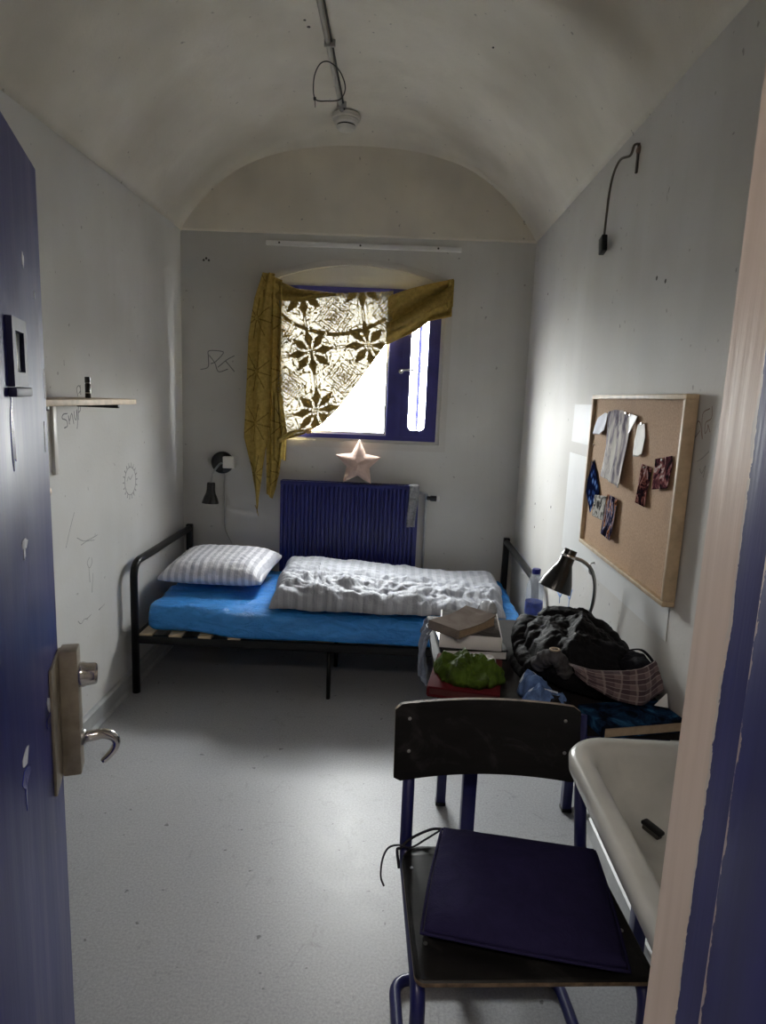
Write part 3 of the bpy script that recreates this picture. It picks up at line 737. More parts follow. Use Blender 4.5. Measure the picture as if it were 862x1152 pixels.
box('rear_panel', (RX0+.004, 3.925, RZ0), (RX1-.004, 3.938, RZ1-.01), M_RAD, rad, 0.002)
box('side_cover', (RX0, RY+.003, RZ0+.01), (RX0+.006, 3.938, RZ1), M_RAD, rad, 0.001)
box('side_cover', (RX1-.006, RY+.003, RZ0+.01), (RX1, 3.938, RZ1), M_RAD, rad, 0.001)
def grille():
    o = ring_prism('top_grille', [(RX0, RY, RZ1-.004), (RX1, RY, RZ1-.004), (RX1, 3.938, RZ1-.004), (RX0, 3.938, RZ1-.004)],
        [(RX0+.01, RY+.012, RZ1-.004), (RX1-.01, RY+.012, RZ1-.004), (RX1-.01, 3.926, RZ1-.004), (RX0+.01, 3.926, RZ1-.004)], (0, 0, .005), M_RAD, rad)
    return o
tg = grille()
bar0 = box('grille_bar', (-.003, RY+.008, RZ1-.006), (.003, 3.93, RZ1), M_RAD, tg, 0)
for k in range(1, 34):
    c = bar0.copy(); COL.objects.link(c); c.location.x = RX0 + 0.02 + k*(RX1-RX0-.03)/34
bar0.location.x = RX0 + 0.02
tube('pipe', fillet([(0.15, 3.905, 0.945), (0.195, 3.905, 0.945), (0.195, 3.953, 0.905), (0.195, 3.953, 0.098)], 0.02), 0.0085, M_TRIM, rad, 10)
tube('pipe', fillet([(0.146, 3.905, 0.45), (0.170, 3.905, 0.45), (0.170, 3.953, 0.41), (0.170, 3.953, 0.098)], 0.012), 0.0085, M_TRIM, rad, 10)
vb = lathe('valve', [(.010, 0), (.012, .004), (.012, .02), (.015, .022), (.017, .026), (.017, .058), (.014, .060)], M_BLACKGL, rad, (0.195, 3.895, 0.918), (1, 0, -0.02), 18)
lathe('valve_cap', [(.0165, 0), (.0175, .004), (.016, .014), (.010, .018)], M_WHITEPL, vb, (0.255, 3.895, 0.917), (1, 0, -0.02), 18)
for x in (-0.5, 0.0): box('wall_bracket', (x-.02, 3.938, .45), (x+.02, D-.0005, .9), M_STEEL, rad, 0.001)
def rag():
    def fn(u, v):
        w = 0.056*(1-0.15*v)
        x = 0.112 + (u-.5)*w + 0.006*math.sin(v*5); s = v*0.30
        if s < 0.05: y, z = 3.90-(s/0.05)*0.038, 0.994
        else: y, z = 3.860-0.006*abs(math.sin(9*v)), 0.992-(s-.05)
        y -= 0.004*math.sin(u*9+v*7) + 0.003*fbm(u*6, v*9, 1); z += 0.004*u
        return (x, y-0.002, z)
    return grid_obj('rag', fn, 14, 40, cloth('silvery_grey_tape', (0.24, 0.24, 0.25), 0.35, 0.5, 100, 30), thick=0.003)
tag(rag(), 'strip of silvery grey rag draped over the radiator corner', 'rag')

# star cushion
def star():
    c = Vector((-0.222, 3.90, 1.1075)); R1, R2 = 0.142, 0.072; out = []
    for k in range(10):
        a = PI/2 + k*PI/5 - 0.02; r = R1 if k % 2 == 0 else R2; out.append((r*math.cos(a), r*math.sin(a)))
    dense = []
    for k in range(10):
        p, q = out[k], out[(k+1) % 10]
        for t in range(8): dense.append((p[0]+(q[0]-p[0])*t/8, p[1]+(q[1]-p[1])*t/8))
    n = len(dense); V = []; Fc = []
    rings = [0.0, .05, .15, .27, .4, .55, .7, .82, .92, .98, 1.0]
    for side in (-1, 1):
        for r in rings[1:]:
            for i, (x, z) in enumerate(dense):
                rr = math.hypot(x, z); tipn = (rr-R2)/(R1-R2)
                th = 0.040*(1-r**2.2)**0.55 * (1-0.45*max(0, tipn)*r)
                th += 0.0022*fbm(x*r*22, z*r*22, side*3)*min(1, r*1.5)
                lean = 0.16*(z*r)
                V.append((c.x + x*r, c.y + lean + side*th*(1 if r < 1 else 0) + 0.0, c.z + z*r))
        V.append((c.x, c.y + side*0.0398, c.z))
    m = (len(rings)-1)*n + 1
    for sidx, side in enumerate((-1, 1)):
        o0 = sidx*m
        for j in range(len(rings)-2):
            for i in range(n):
                f = (o0+j*n+i, o0+j*n+(i+1) % n, o0+(j+1)*n+(i+1) % n, o0+(j+1)*n+i); Fc.append(f if side > 0 else f[::-1])
        for i in range(n):
            f = (o0+m-1, o0+(i+1) % n, o0+i); Fc.append(f if side > 0 else f[::-1])
    return mesh_obj('star_cushion', V, Fc, M_STAR, None, True)
tag(star(), 'small blush pink star-shaped cushion sitting on the radiator', 'cushion')

# ================================================================== LACE CURTAIN
cur = thing('lace_curtain', 'mustard lace curtain swagged across the window', 'curtain', (-0.30, 3.93, 1.2))
def lace_class(a, b):
    """0 ground net only, 1 light thread, 2 dense cloth; a,b in metres"""
    per = 0.345
    x = ((a/per) % 1.0 - 0.5)*per; y = ((b/per) % 1.0 - 0.5)*per; r = math.hypot(x, y)
    if r < 0.14:
        th = math.atan2(y, x); k = round(th/(PI/4)); d = th - k*PI/4; al = r*math.cos(d); pe = abs(r*math.sin(d))
        if 0.016 < al < 0.142 and pe < 0.0255*(1-abs(al-0.078)/(0.064 if al > .078 else .060)): return 2 if noise.noise(Vector((a*90, b*90, 4))) > -0.45 else 1
        if 0.118 < r < 0.124 and abs(d) > 0.16: return 1
    u2 = abs(((a/per)+0.5) % 1.0 - 0.5)*per; w2 = abs(((b/per)+0.5) % 1.0 - 0.5)*per; m = u2 + w2
    for q, hw, dot in ((0.020, .004, 0), (0.042, .0045, 0), (0.060, .004, 1), (0.080, .0045, 0), (0.100, .004, 1), (0.120, .004, 0)):
        if abs(m-q) < hw and (not dot or int((u2-w2+1)*110) % 2 == 0): return 2
    # leafy sprigs on the diagonals
    s_, d_ = (x+y), (x-y)
    if r > 0.10:
        if abs(((abs(s_)*46 + abs(d_)*22) % 1.0)-0.5) < 0.17 and abs(d_) < 0.035: return 2
        if abs(((abs(d_)*46 + abs(s_)*22) % 1.0)-0.5) < 0.17 and abs(s_) < 0.035: return 2
    # straight ladder lines along the lattice
    for q in (u2, w2):
        if abs(q-0.1725+0.006) < 0.003: return 1
        if abs(q-0.146) < 0.003 and int((a+b+3)*90) % 2 == 0: return 1
    if noise.noise(Vector((a*60, b*60, 1))) > 0.30: return 1
    return 0
def lace_panel():
    # main panel: X -0.70..-0.068, top just under the frame head, bottom along the drape curve
    xs0, xs1 = -0.712, -0.055
    bc = [(-0.712, 1.215), (-0.640, 1.235), (-0.560, 1.262), (-0.45, 1.325), (-0.354, 1.425), (-0.25, 1.57), (-0.16, 1.70), (-0.10, 1.785), (-0.055, 1.845)]
    def zb(x):
        for (p, q), (r, s) in zip(bc, bc[1:]):
            if x <= r: return q + (s-q)*(x-p)/(r-p)
        return bc[-1][1]
    nx, nz = 230, 300; V = []; Fc = []; fm = []
    for j in range(nz+1):
        for i in range(nx+1):
            u = i/nx; x = xs0+(xs1-xs0)*u; zt = 2.105 - 0.02*math.sin(PI*u); z = zt + (zb(x)-zt)*(j/nz)
            fold = 0.012*math.sin((x*0.8+z*1.1)*26) + 0.016*math.sin((z-0.7*x)*11+1)
            V.append((x, 3.928 + fold*0.8, z))
    for j in range(nz):
        for i in range(nx):
            k = j*(nx+1)+i; x, _, z = V[k]
            # pattern follows the pull of the cloth: slightly fanned and tilted
            a = x + 0.515 + 0.10*(z-1.6) + 0.02*math.sin(z*7) + 0.1725; b = z - 1.745 - 0.08*(x+.515) + 0.025*math.sin(x*6) + 0.1725
            c = lace_class(a, b)
            sag = 1.985 - 0.135*(1-((x+0.40)/0.36)**2) if abs(x+.40) < .36 else 1.985
            if abs(z-sag) < 0.012 and noise.noise(Vector((x*40, z*40, 2))) > -0.35: c = 2
            edge = (j > nz-6)
            if edge: c = 2 if (i//2) % 2 == 0 or j > nz-3 else 1
            if c == 0: continue
            Fc.append((k, k+1, k+nx+2, k+nx+1)); fm.append(0 if c == 1 else 1)
    used = sorted({q for f in Fc for q in f}); mp = {q: n for n, q in enumerate(used)}
    o = mesh_obj('lace_panel', [V[q] for q in used], [tuple(mp[q] for q in f) for f in Fc], None, cur, True, [M_LACE_NET, M_LACE_DENSE], fm)
    o['kind'] = 'stuff'
    # sheer ground net behind the threads
    def fn(u, v):
        x = xs0+(xs1-xs0)*u; zt = 2.105 - 0.02*math.sin(PI*u); z = zt + (zb(x)-zt)*v
        return (x, 3.932 + 0.8*(0.012*math.sin((x*0.8+z*1.1)*26) + 0.016*math.sin((z-0.7*x)*11+1)), z)
    grid_obj('net_ground', fn, 40, 50, fabric_thin('cream_ground_net', (0.26, 0.21, 0.11), (0.95, 0.88, 0.70), 0.022, 0.003), cur)
lace_panel()
def fall(name, xl, xr, zt, zb_l, zb_m, zb_r, y0, seed, mat, amp=0.014, nf=3.0, embed=True):
    """hanging pleated cloth; xl,xr: left/right edge as function of z fraction"""
    nu, nv = 70, 260
    def fn(u, v):
        zb_ = zb_l + (zb_m-zb_l)*min(1, u*2) if u < 0.5 else zb_m + (zb_r-zb_m)*(u-.5)*2
        z = zt(u) + (zb_-zt(u))*v
        x = xl(v) + (xr(v)-xl(v))*u
        y = y0 - amp*(math.sin(u*nf*2*PI + seed + 1.2*v) + 0.5*math.sin(u*nf*4.1*PI+seed*2+v*2)) - 0.012*fbm(x*8, z*3, seed)
        return (x, y, z)
    o = grid_obj(name, fn, nu, nv, mat, cur, thick=0.002); o.data.materials.append(M_LACE_LINE)
    per = 0.30
    for p in o.data.polygons:      # openwork star outlines in the weave
        c = p.center; x = (((c.x+0.835)/0.16+0.5) % 1.0-0.5)*0.16*1.35; z = (((c.z-1.32)/per+0.5) % 1.0-0.5)*per
        r = math.hypot(x, z); th = math.atan2(z, x)+0.2; k = round(th/(PI/4)); d = th-k*PI/4; al = r*math.cos(d); pe = abs(r*math.sin(d))
        if 0.012 < al < 0.115 and (pe < 0.0035): p.material_index = 1
    return o
def lerp(pts):
    def f(v):
        for (p, q), (r, s) in zip(pts, pts[1:]):
            if v <= r: return q + (s-q)*(v-p)/(r-p)
        return pts[-1][1]
    return f
fall('outer_fall', lerp([(0, -.800), (.12, -.845), (.3, -.880), (.62, -.893), (.80, -.905), (1, -.845)]), lerp([(0, -.735), (.3, -.765), (.62, -.772), (.8, -.765), (1, -.800)]),
     lambda u: 2.170, 1.00, 0.775, 1.02, 3.898, 1.0, M_LACE_FALL, 0.010, 1.6)
fall('inner_fall', lerp([(0, -.775), (.3, -.772), (.7, -.776), (1, -.772)]), lerp([(0, -.690), (.3, -.694), (.6, -.690), (.8, -.67), (1, -.695)]),
     lambda u: 2.165-0.03*u, 0.90, 0.87, 1.02, 3.915, 2.2, M_LACE_FALL, 0.010, 1.8)
fall('lower_gather', lerp([(0, -.735), (1, -.735)]), lerp([(0, -.690), (.55, -.655), (1, -.660)]), lambda u: 1.50, 1.09, 1.12, 1.10, 3.905, 3.2, M_LACE_FALL, 0.010, 2.2)
# head of the swag: gathered strip from upper left pin to the mullion
def head_strip():
    def fn(u, v):
        x = -0.800 + 0.42*u; zt = 2.175 - 0.085*min(1, u*1.9)**0.8 - 0.015*u; w = 0.125*(1-u)**1.3 + 0.012
        z = zt - w*v; y = 3.905 + 0.02*u - 0.008*math.sin(v*9+u*5)
        return (x, y, z)
    return grid_obj('gathered_head', fn, 50, 16, M_LACE_DENSE, cur, thick=0.002)
head_strip()
def right_tail():
    # folded band running from the mullion to the upper right pin, twisted once
    def fn(u, v):
        x = -0.085 + (0.285+0.085)*u
        zt = 2.062 + 0.118*u**0.75; zb_ = 1.800 + 0.125*min(1, u*1.5) + 0.085*max(0, u-.45) 
        z = zt + (zb_-zt)*v
        y = 3.912 - 0.012*math.sin(v*10 + u*3) - 0.006*math.sin(v*23+u*6)
        return (x, y, z)
    grid_obj('tail_band', fn, 60, 50, fabric_thin('mustard_lace_double', (0.36, 0.25, 0.07), (0.45, 0.28, 0.06), 0.012, 0.004), cur, thick=0.002)
    def f2(u, v):
        x = -0.06 + 0.335*u; zc = 1.90 + 0.205*u**1.1; z = zc + 0.040*(0.5-v)*2*(0.6+0.4*u)
        return (x, 3.893 - 0.016*math.cos((v-.5)*2.6) + 0.004*math.sin(u*20), z)
    grid_obj('tail_fold', f2, 50, 18, M_LACE_DENSE, cur, thick=0.002)
    def f3(u, v):
        x = 0.255 + 0.032*u; return (x, 3.90 - 0.01*math.sin(u*6), 2.172 - (0.165-0.02*u)*v)
    grid_obj('tail_end', f3, 10, 20, M_LACE_FALL, cur, thick=0.002)
right_tail()
lathe('toggle', [(.002, 0), (.012, .004), (.016, .016), (.014, .03), (.006, .04), (.002, .042)], simple('amber_bead', (0.50, 0.30, 0.10), 0.4), cur, (-0.545, 3.915, 1.285), (1, 0, 0.05), 16)
tube('tie_cord', catmull([(-0.70, 3.905, 1.22), (-0.64, 3.90, 1.262), (-0.59, 3.91, 1.283), (-0.545, 3.915, 1.285)], 6), lambda t: 0.014*(1-t)+0.003, M_LACE_FALL, cur, 8)
tube('hanging_thread', catmull([(-0.835, 3.89, 0.83), (-0.822, 3.89, 0.80), (-0.815, 3.89, 0.765)], 4), 0.0025, M_LACE_DENSE, cur, 6)

# ================================================================== WALL LAMP + SWITCH
wlp = thing('wall_lamp', 'small black wall reading lamp with gooseneck above the pillow', 'lamp', (-1.049, D, 1.072))
lathe('wall_base', [(.066, 0), (.068, .004), (.066, .022), (.058, .028), (.01, .030)], M_BLACKGL, wlp, (-1.049, D, 1.072), (0, -1, 0), 32)
tube('gooseneck', catmull([(-1.049, D-0.026, 1.070), (-1.056, D-0.07, 1.062), (-1.078, D-0.11, 1.02), (-1.088, D-0.12, 0.960)], 8), 0.006, M_STEEL, wlp, 8)
sh = lathe('lamp_shade', [(.020, 0), (.024, -.004), (.025, -.045), (.028, -.062), (.040, -.090), (.049, -.118), (.050, -.124), (.047, -.122), (.038, -.09), (.02, -.05)], M_BLACKGL, wlp, (-1.088, D-0.12, 0.962), (0.04, 0.03, 1), 28, caps=True)
lathe('bulb', [(.004, 0), (.016, -.008), (.026, -.028), (.034, -.046), (.018, -.054), (.004, -.056)], M_WHITEPL, sh, (-1.089, D-0.121, 0.893), (0.04, 0.03, 1), 18)
tube('cord', catmull([(-1.043, D-0.006, 1.010), (-1.036, D-0.008, 0.99), (-1.040, D-0.008, 0.93), (-1.036, D-0.008, 0.80), (-1.038, D-0.008, 0.68), (-1.018, D-0.008, 0.62), (-0.99, D-0.01, 0.57)], 8), 0.0032, M_CORD, wlp, 6)
sw = thing('socket_box', 'square off-white plastic socket box beside the wall lamp', 'socket', (-0.998, D, 1.08))
box('body', (-1.034, D-0.068, 1.044), (-0.966, D-0.032, 1.114), M_WHITEPL, sw, 0.004)
box('wall_mount', (-0.978, D-0.034, 1.050), (-0.966, D-0.0005, 1.108), M_WHITEPL, sw, 0.002)
box('face_plate', (-1.029, D-0.072, 1.049), (-0.971, D-0.068, 1.109), M_WHITEPL, sw, 0.0015)

# ================================================================== SHELF
shf = thing('wall_shelf', 'narrow pine shelf board on the left wall', 'shelf', (-A, 2.4, 1.44))
box('board', (-A+0.006, 1.95, 1.430), (-1.09, 2.752, 1.451), M_PINE, shf, 0.002)
box('upright_rail', (-A, 2.445, 1.16), (-A+0.012, 2.472, 1.44), M_WHITEPL, shf, 0.002)
box('shelf_bracket', (-A+0.006, 2.640, 1.414), (-1.12, 2.656, 1.430), M_BLACK, shf, 0.002)
box('shelf_bracket', (-A+0.006, 2.10, 1.414), (-1.12, 2.116, 1.430), M_BLACK, shf, 0.002)
sb = thing('black_bottle', 'slim black bottle standing on the pine shelf', 'bottle', (-1.20, 2.555, 1.451))
lathe('body', [(.0095, 0), (.0105, .002), (.0105, .052), (.008, .057)], M_BLACKGL, sb, (-1.2, 2.555, 1.451), seg=16)
lathe('cap', [(.0095, .0575), (.0105, .0585), (.0105, .079), (.009, .081)], M_BLACKGL, sb, (-1.2, 2.555, 1.451), seg=16)
lathe('band', [(.0108, .018), (.0108, .022)], M_LOCK, sb, (-1.2, 2.555, 1.451), seg=16)

# ================================================================== SMOKE DETECTOR + CONDUIT
SDX, SDY = -0.338, 3.745; SDZ = zarc(SDX)-0.012
sd = thing('smoke_detector', 'round white smoke detector on the vault crown', 'smoke detector', (SDX, SDY, SDZ))
lathe('mounting_base', [(.072, .004), (.075, 0), (.075, -.018), (.070, -.020)], M_WHITEPL, sd, (SDX, SDY, SDZ))
lathe('body', [(.064, -.020), (.067, -.026), (.062, -.040), (.050, -.046)], M_WHITEPL, sd, (SDX, SDY, SDZ))
lathe('sensor_slot', [(.048, -.046), (.048, -.054)], M_BLACK, sd, (SDX, SDY, SDZ))
lathe('dome', [(.051, -.054), (.051, -.058), (.042, -.070), (.021, -.076), (.003, -.077)], M_WHITEPL, sd, (SDX, SDY, SDZ))
PX = -0.360
cond = thing('ceiling_conduit', 'thin grey conduit pipe running along the vault to the smoke detector', 'pipe', (PX, 2.4, zarc(PX)))
M_COND = simple('grey_pvc_conduit', (0.40, 0.385, 0.35), 0.4)
tube('pipe', [(PX, YF, zarc(PX)-.016), (PX, 1.6, zarc(PX)-.017), (PX, 2.6, zarc(PX)-.016), (PX+.004, 3.668, zarc(PX)-.014)], 0.0105, M_COND, cond, 12)
tube('cable', [(PX+.017, YF, zarc(PX)-.010), (PX+.018, 2.2, zarc(PX)-.011), (PX+.018, 3.668, zarc(PX)-.010)], 0.0045, M_DKCORD, cond, 8)
for y in (1.4, 2.3, 3.02, 3.60):
    box('pipe_clip', (PX-.014, y-.006, zarc(PX)-.030), (PX+.034, y+.006, zarc(PX)-.001), M_COND, cond, 0.003)
ct = thing('cable_tie', 'loose black cable tie looped round the ceiling conduit', 'cable tie', (PX, 3.2, zarc(PX)-.03))
ZT = zarc(PX)
tube('loop', catmull([(PX-.005, 3.14, ZT-.032), (PX+.04, 3.17, ZT-.055), (PX+.058, 3.25, ZT-.085), (PX+.030, 3.32, ZT-.105), (PX-.030, 3.32, ZT-.115), (PX-.085, 3.30, ZT-.115), (PX-.078, 3.20, ZT-.075), (PX-.045, 3.14, ZT-.042)], 6, True), 0.0028, M_DKCORD, ct, 6, True)
box('lock_head', (PX-.092, 3.295, ZT-.121), (PX-.080, 3.307, ZT-.108), M_DKCORD, ct, 0.002)
tube('tail', [(PX-.086, 3.305, ZT-.116), (PX-.088, 3.34, ZT-.135)], 0.002, M_DKCORD, ct, 6)

# ================================================================== HANGING CABLE (right wall)
hc = thing('hanging_cable', 'loose brown cable with a black connector dangling from the upper wall', 'cable', (B, 2.33, 2.31))
tube('cable', catmull([(B-.002, 2.318, 2.342), (B-.018, 2.325, 2.34), (B-.022, 2.345, 2.316), (B-.030, 2.42, 2.328), (B-.032, 2.475, 2.306), (B-.030, 2.515, 2.258), (B-.026, 2.54, 2.195), (B-.022, 2.56, 2.115)], 8), 0.0042, simple('brown_cable', (0.09, 0.075, 0.055), 0.5), hc, 8)
box('connector', (-0.010, -0.022, -0.030), (0.010, 0.022, 0.030), M_BLACK, hc, 0.003, m=Matrix.Translation((B-.022, 2.565, 2.085)) @ Matrix.Rotation(math.radians(-14), 4, 'X'))
lathe('wall_plug', [(.004, 0), (.016, .001), (.013, .006), (.006, .010)], simple('rust_stain_plug', (0.25, 0.17, 0.13), 0.8), hc, (B, 2.325, 2.325), (-1, 0, 0), 14)
box('strap', (B-.008, 2.318, 2.255), (B-.001, 2.330, 2.345), simple('dark_rubber_strap', (0.07, 0.06, 0.05), 0.7), hc, 0.002)

# ================================================================== CORK BOARD + PAPERS
cb = thing('cork_board', 'pine-framed cork notice board on the right wall', 'notice board', (B, 2.07, 0.99))
BY0, BY1, BZ0, BZ1, BXF = 1.668, 2.470, 0.990, 1.540, 0.712
box('cork_panel', (0.724, BY0+.008, BZ0+.008), (B-0.006, BY1-.008, BZ1-.008), M_CORK, cb, 0)
fw_ = 0.014
box('frame_rail', (BXF, BY0, BZ1-fw_), (B-.003, BY1, BZ1), M_PINE, cb, 0.002)
box('frame_rail', (BXF, BY0, BZ0), (B-.003, BY1, BZ0+fw_), M_PINE, cb, 0.002)
box('frame_stile', (BXF, BY0, BZ0+fw_), (B-.003, BY0+fw_, BZ1-fw_), M_PINE, cb, 0.002)
box('frame_stile', (BXF, BY1-fw_, BZ0+fw_), (B-.003, BY1, BZ1-fw_), M_PINE, cb, 0.002)
def paper(name, pts, mat, label, cat='paper', x=0.722, curl=0.0, group=None, pin=None, amp=0.0):
    """paper cut to an outline in the plane of the board; curl lets the lower edge stand off"""
    zmax = max(p[1] for p in pts); zmin = min(p[1] for p in pts)
    bm = bmesh.new(); vs = [bm.verts.new((x, y, z)) for y, z in pts]; bm.faces.new(vs)
    ymin = min(p[0] for p in pts); ymax = max(p[0] for p in pts)
    for k in range(1, 16):
        bmesh.ops.bisect_plane(bm, geom=list(bm.verts)+list(bm.edges)+list(bm.faces), plane_co=(x, ymin+(ymax-ymin)*k/16, 0), plane_no=(0, 1, 0))
        bmesh.ops.bisect_plane(bm, geom=list(bm.verts)+list(bm.edges)+list(bm.faces), plane_co=(x, 0, zmin+(zmax-zmin)*k/16), plane_no=(0, 0, 1))
    for v in bm.verts:
        t = max(0.0, (zmax-v.co.z)/max(1e-6, zmax-zmin))
        v.co.x = x - curl*t**1.3 - amp*(0.5+0.5*math.sin(v.co.y*70 + v.co.z*12))*(0.3+t) - 0.0008
    bm.faces.ensure_lookup_table()
    if pin is None: o = bm_obj(name, bm, mat, None, True); r = o
    else:
        r = thing(name, label, cat, (x, pts[0][0], zmax), group); o = bm_obj('sheet', bm, mat, r, True)
    md = o.modifiers.new('thickness', 'SOLIDIFY'); md.thickness = 0.0006
    tag(r, label, cat, group)
    if pin is not None:
        for (py, pz) in pin:
            lathe('pin', [(.0015, 0), (.0015, .006), (.004, .007), (.0045, .010), (.003, .012)], M_CHROME, r, (0.724, py, pz), (-1, 0, 0), 10)
    return r
G = 'papers pinned to the cork board'
paper('pinned_rosette', [(2.393,1.459),(2.329,1.48),(2.293,1.477),(2.28,1.421),(2.332,1.403),(2.397,1.402),(2.41,1.43)], simple('lavender_paper', (0.30,0.32,0.42), .6, var=.2), 'lavender grey paper rosette at the top corner of the cork board', 'paper', curl=.012, group=G, pin=[(2.404,1.426)], amp=.004)
paper('pinned_print', [(2.289,1.483),(2.226,1.491),(2.141,1.49),(2.125,1.478),(2.07,1.48),(2.058,1.42),(2.055,1.321),(2.046,1.252),(2.206,1.264),(2.254,1.269),(2.26,1.371)],
      photo_mat('crumpled_silver_print', [(.36,(.16,.14,.17)),(.45,(.34,.32,.37)),(.52,(.58,.55,.54)),(.64,(.82,.80,.75))], 22, .8, .3, (1, 1, .4)), 'large crumpled silvery print hanging loose from the cork board', 'print', curl=.018, group=G, pin=[(2.10,1.483)], amp=.005)
paper('pinned_scrap', [(2.066,1.482),(1.996,1.476),(2.045,1.415)], simple('pale_grey_paper', (.42,.42,.46), .5), 'pale grey folded scrap beside the crumpled print', 'paper', x=.716, curl=.006, group=G, pin=[(2.060,1.478)])
paper('pinned_tag', [(2.003,1.451),(1.975,1.458),(1.949,1.454),(1.925,1.42),(1.924,1.37),(1.951,1.359),(1.991,1.357),(2.004,1.40)], simple('off_white_tag', (.52,.51,.46), .6), 'oval off-white paper tag pinned to the cork board', 'paper', curl=.010, group=G, pin=[(1.956,1.456)])
def floral():
    t = NT('blue_floral_card'); vo = t.n('TexVoronoi'); vo.inputs['Scale'].default_value = 32; t.l(t.coord(), vo.inputs['Vector'])
    t.bsdf(t.ramp(vo.outputs['Distance'], [(.20,(.16,.28,.52)),(.36,(.02,.045,.16)),(.5,(.005,.007,.025))]), .6, Specular_IOR_Level=0.0); return t.m
paper('pinned_card', [(2.408,1.312),(2.352,1.264),(2.294,1.197),(2.33,1.184),(2.372,1.117),(2.455,1.185),(2.455,1.232)], floral(), 'pointed dark blue card with pale blue blossoms', 'card', curl=.006, group=G, pin=[(2.405,1.300)])
paper('pinned_drawing', [(2.343,1.189),(2.213,1.202),(2.22,1.118),(2.34,1.114)], photo_mat('ink_drawing', [(.40,(.05,.05,.05)),(.50,(.42,.41,.38)),(.6,(.6,.59,.55))], 26, 1.5, .6), 'small black and white ink drawing below the blue card', 'drawing', x=.718, curl=.004, group=G, pin=[(2.28,1.188)])
paper('pinned_photo', [(2.197,1.213),(2.093,1.21),(2.105,1.071),(2.209,1.075)], photo_mat('night_flame_photo', [(.40,(.008,.006,.01)),(.48,(.03,.03,.08)),(.53,(.34,.35,.44)),(.57,(.50,.18,.02)),(.62,(.02,.01,.02))], 22, 1.4, .25, (1, 1.6, .6)), 'dark photo with an orange glow, lowest on the cork board', 'photo', x=.716, curl=.008, group=G, pin=[(2.15,1.205)])
paper('pinned_photo', [(1.94,1.34),(1.858,1.337),(1.866,1.222),(1.944,1.224)], photo_mat('dark_rose_photo', [(.42,(.012,.007,.01)),(.50,(.07,.02,.02)),(.57,(.24,.10,.08)),(.66,(.42,.33,.34))], 30, 1.2, .2), 'narrow dark reddish photo below the oval tag', 'photo', curl=.006, group=G, pin=[(1.90,1.333)])
paper('pinned_photo', [(1.839,1.363),(1.732,1.381),(1.721,1.361),(1.723,1.296),(1.823,1.279)], photo_mat('portrait_tone_photo', [(.40,(.015,.013,.015)),(.48,(.09,.03,.04)),(.55,(.26,.10,.10)),(.64,(.60,.53,.5))], 24, 1.0, .2), 'squarish pink and grey photo nearest the board frame', 'photo', curl=.008, group=G, pin=[(1.78,1.366)])
lathe_pin = thing('spare_pin', 'lone brass drawing pin stuck in bare cork', 'pin', (0.724, 2.417, 1.363))
lathe('pin_head', [(.0015, 0), (.0015, .004), (.0055, .005), (.005, .007), (.002, .008)], M_COPPER, lathe_pin, (0.724, 2.417, 1.363), (-1, 0, 0), 12)
lathe('pin_shaft', [(.0008, -.006), (.0008, 0)], M_STEEL, lathe_pin, (0.724, 2.417, 1.363), (-1, 0, 0), 6)
M_SHEET = simple('pale_wall_sheet', (0.64, 0.65, 0.65), 0.6, var=0.04, vs=5)
tag(box('wall_sheet', (B-.0025, 1.700, 0.885), (B-.0005, 2.84, 1.302), M_SHEET, None, 0), 'large pale sheet on the wall showing below the cork board', 'paper')
tag(box('wall_sheet', (B-.0025, 2.43, 1.350), (B-.0005, 2.828, 1.505), M_SHEET, None, 0), 'small pale sheet on the wall peeping past the cork board top', 'paper')
hk = thing('wall_hook', 'tiny bent nail hook below the cork board', 'hook', (B, 2.40, 0.90))
tube('nail', catmull([(B, 2.36, .935), (B-.016, 2.36, .93), (B-.020, 2.36, .905), (B-.012, 2.36, .892), (B-.006, 2.36, .90)], 5), .0028, M_STEEL, hk, 6)
lathe('nail_plate', [(.003, 0), (.007, .001), (.005, .003)], M_STEEL, hk, (B, 2.36, .935), (-1, 0, 0), 10)

# ================================================================== DESK
desk = thing('school_desk', 'dark-topped desk on square blue steel legs against the wall', 'desk', (0.44, 1.9, 0))
DX0, DX1, DY0, DY1, DZ = 0.140, 0.742, 1.512, 2.310, 0.720
box('desk_top', (DX0, DY0, DZ-0.022), (DX1, DY1, DZ), simple('dark_laminate', (0.014, 0.012, 0.012), 0.6, var=.3, Specular_IOR_Level=0.1), desk, 0.004)
for x in (0.225, 0.696):
    for y in (1.545, 2.262):
        lg = box('leg', (x-.0175, y-.0175, 0.012), (x+.0175, y+.0175, DZ-.022), M_LEGBLUE, desk, 0.003)
        box('foot_cap', (x-.019, y-.019, 0), (x+.019, y+.019, 0.014), M_BLACK, lg, 0.002)
for lo, hi in (((.225, 1.53, .655), (.696, 1.56, .69)), ((.225, 2.247, .655), (.696, 2.277, .69)), ((.21, 1.545, .655), (.24, 2.262, .69)), ((.681, 1.545, .655), (.711, 2.262, .69))):
    box('apron', lo, hi, M_LEGBLUE, desk, 0.002)

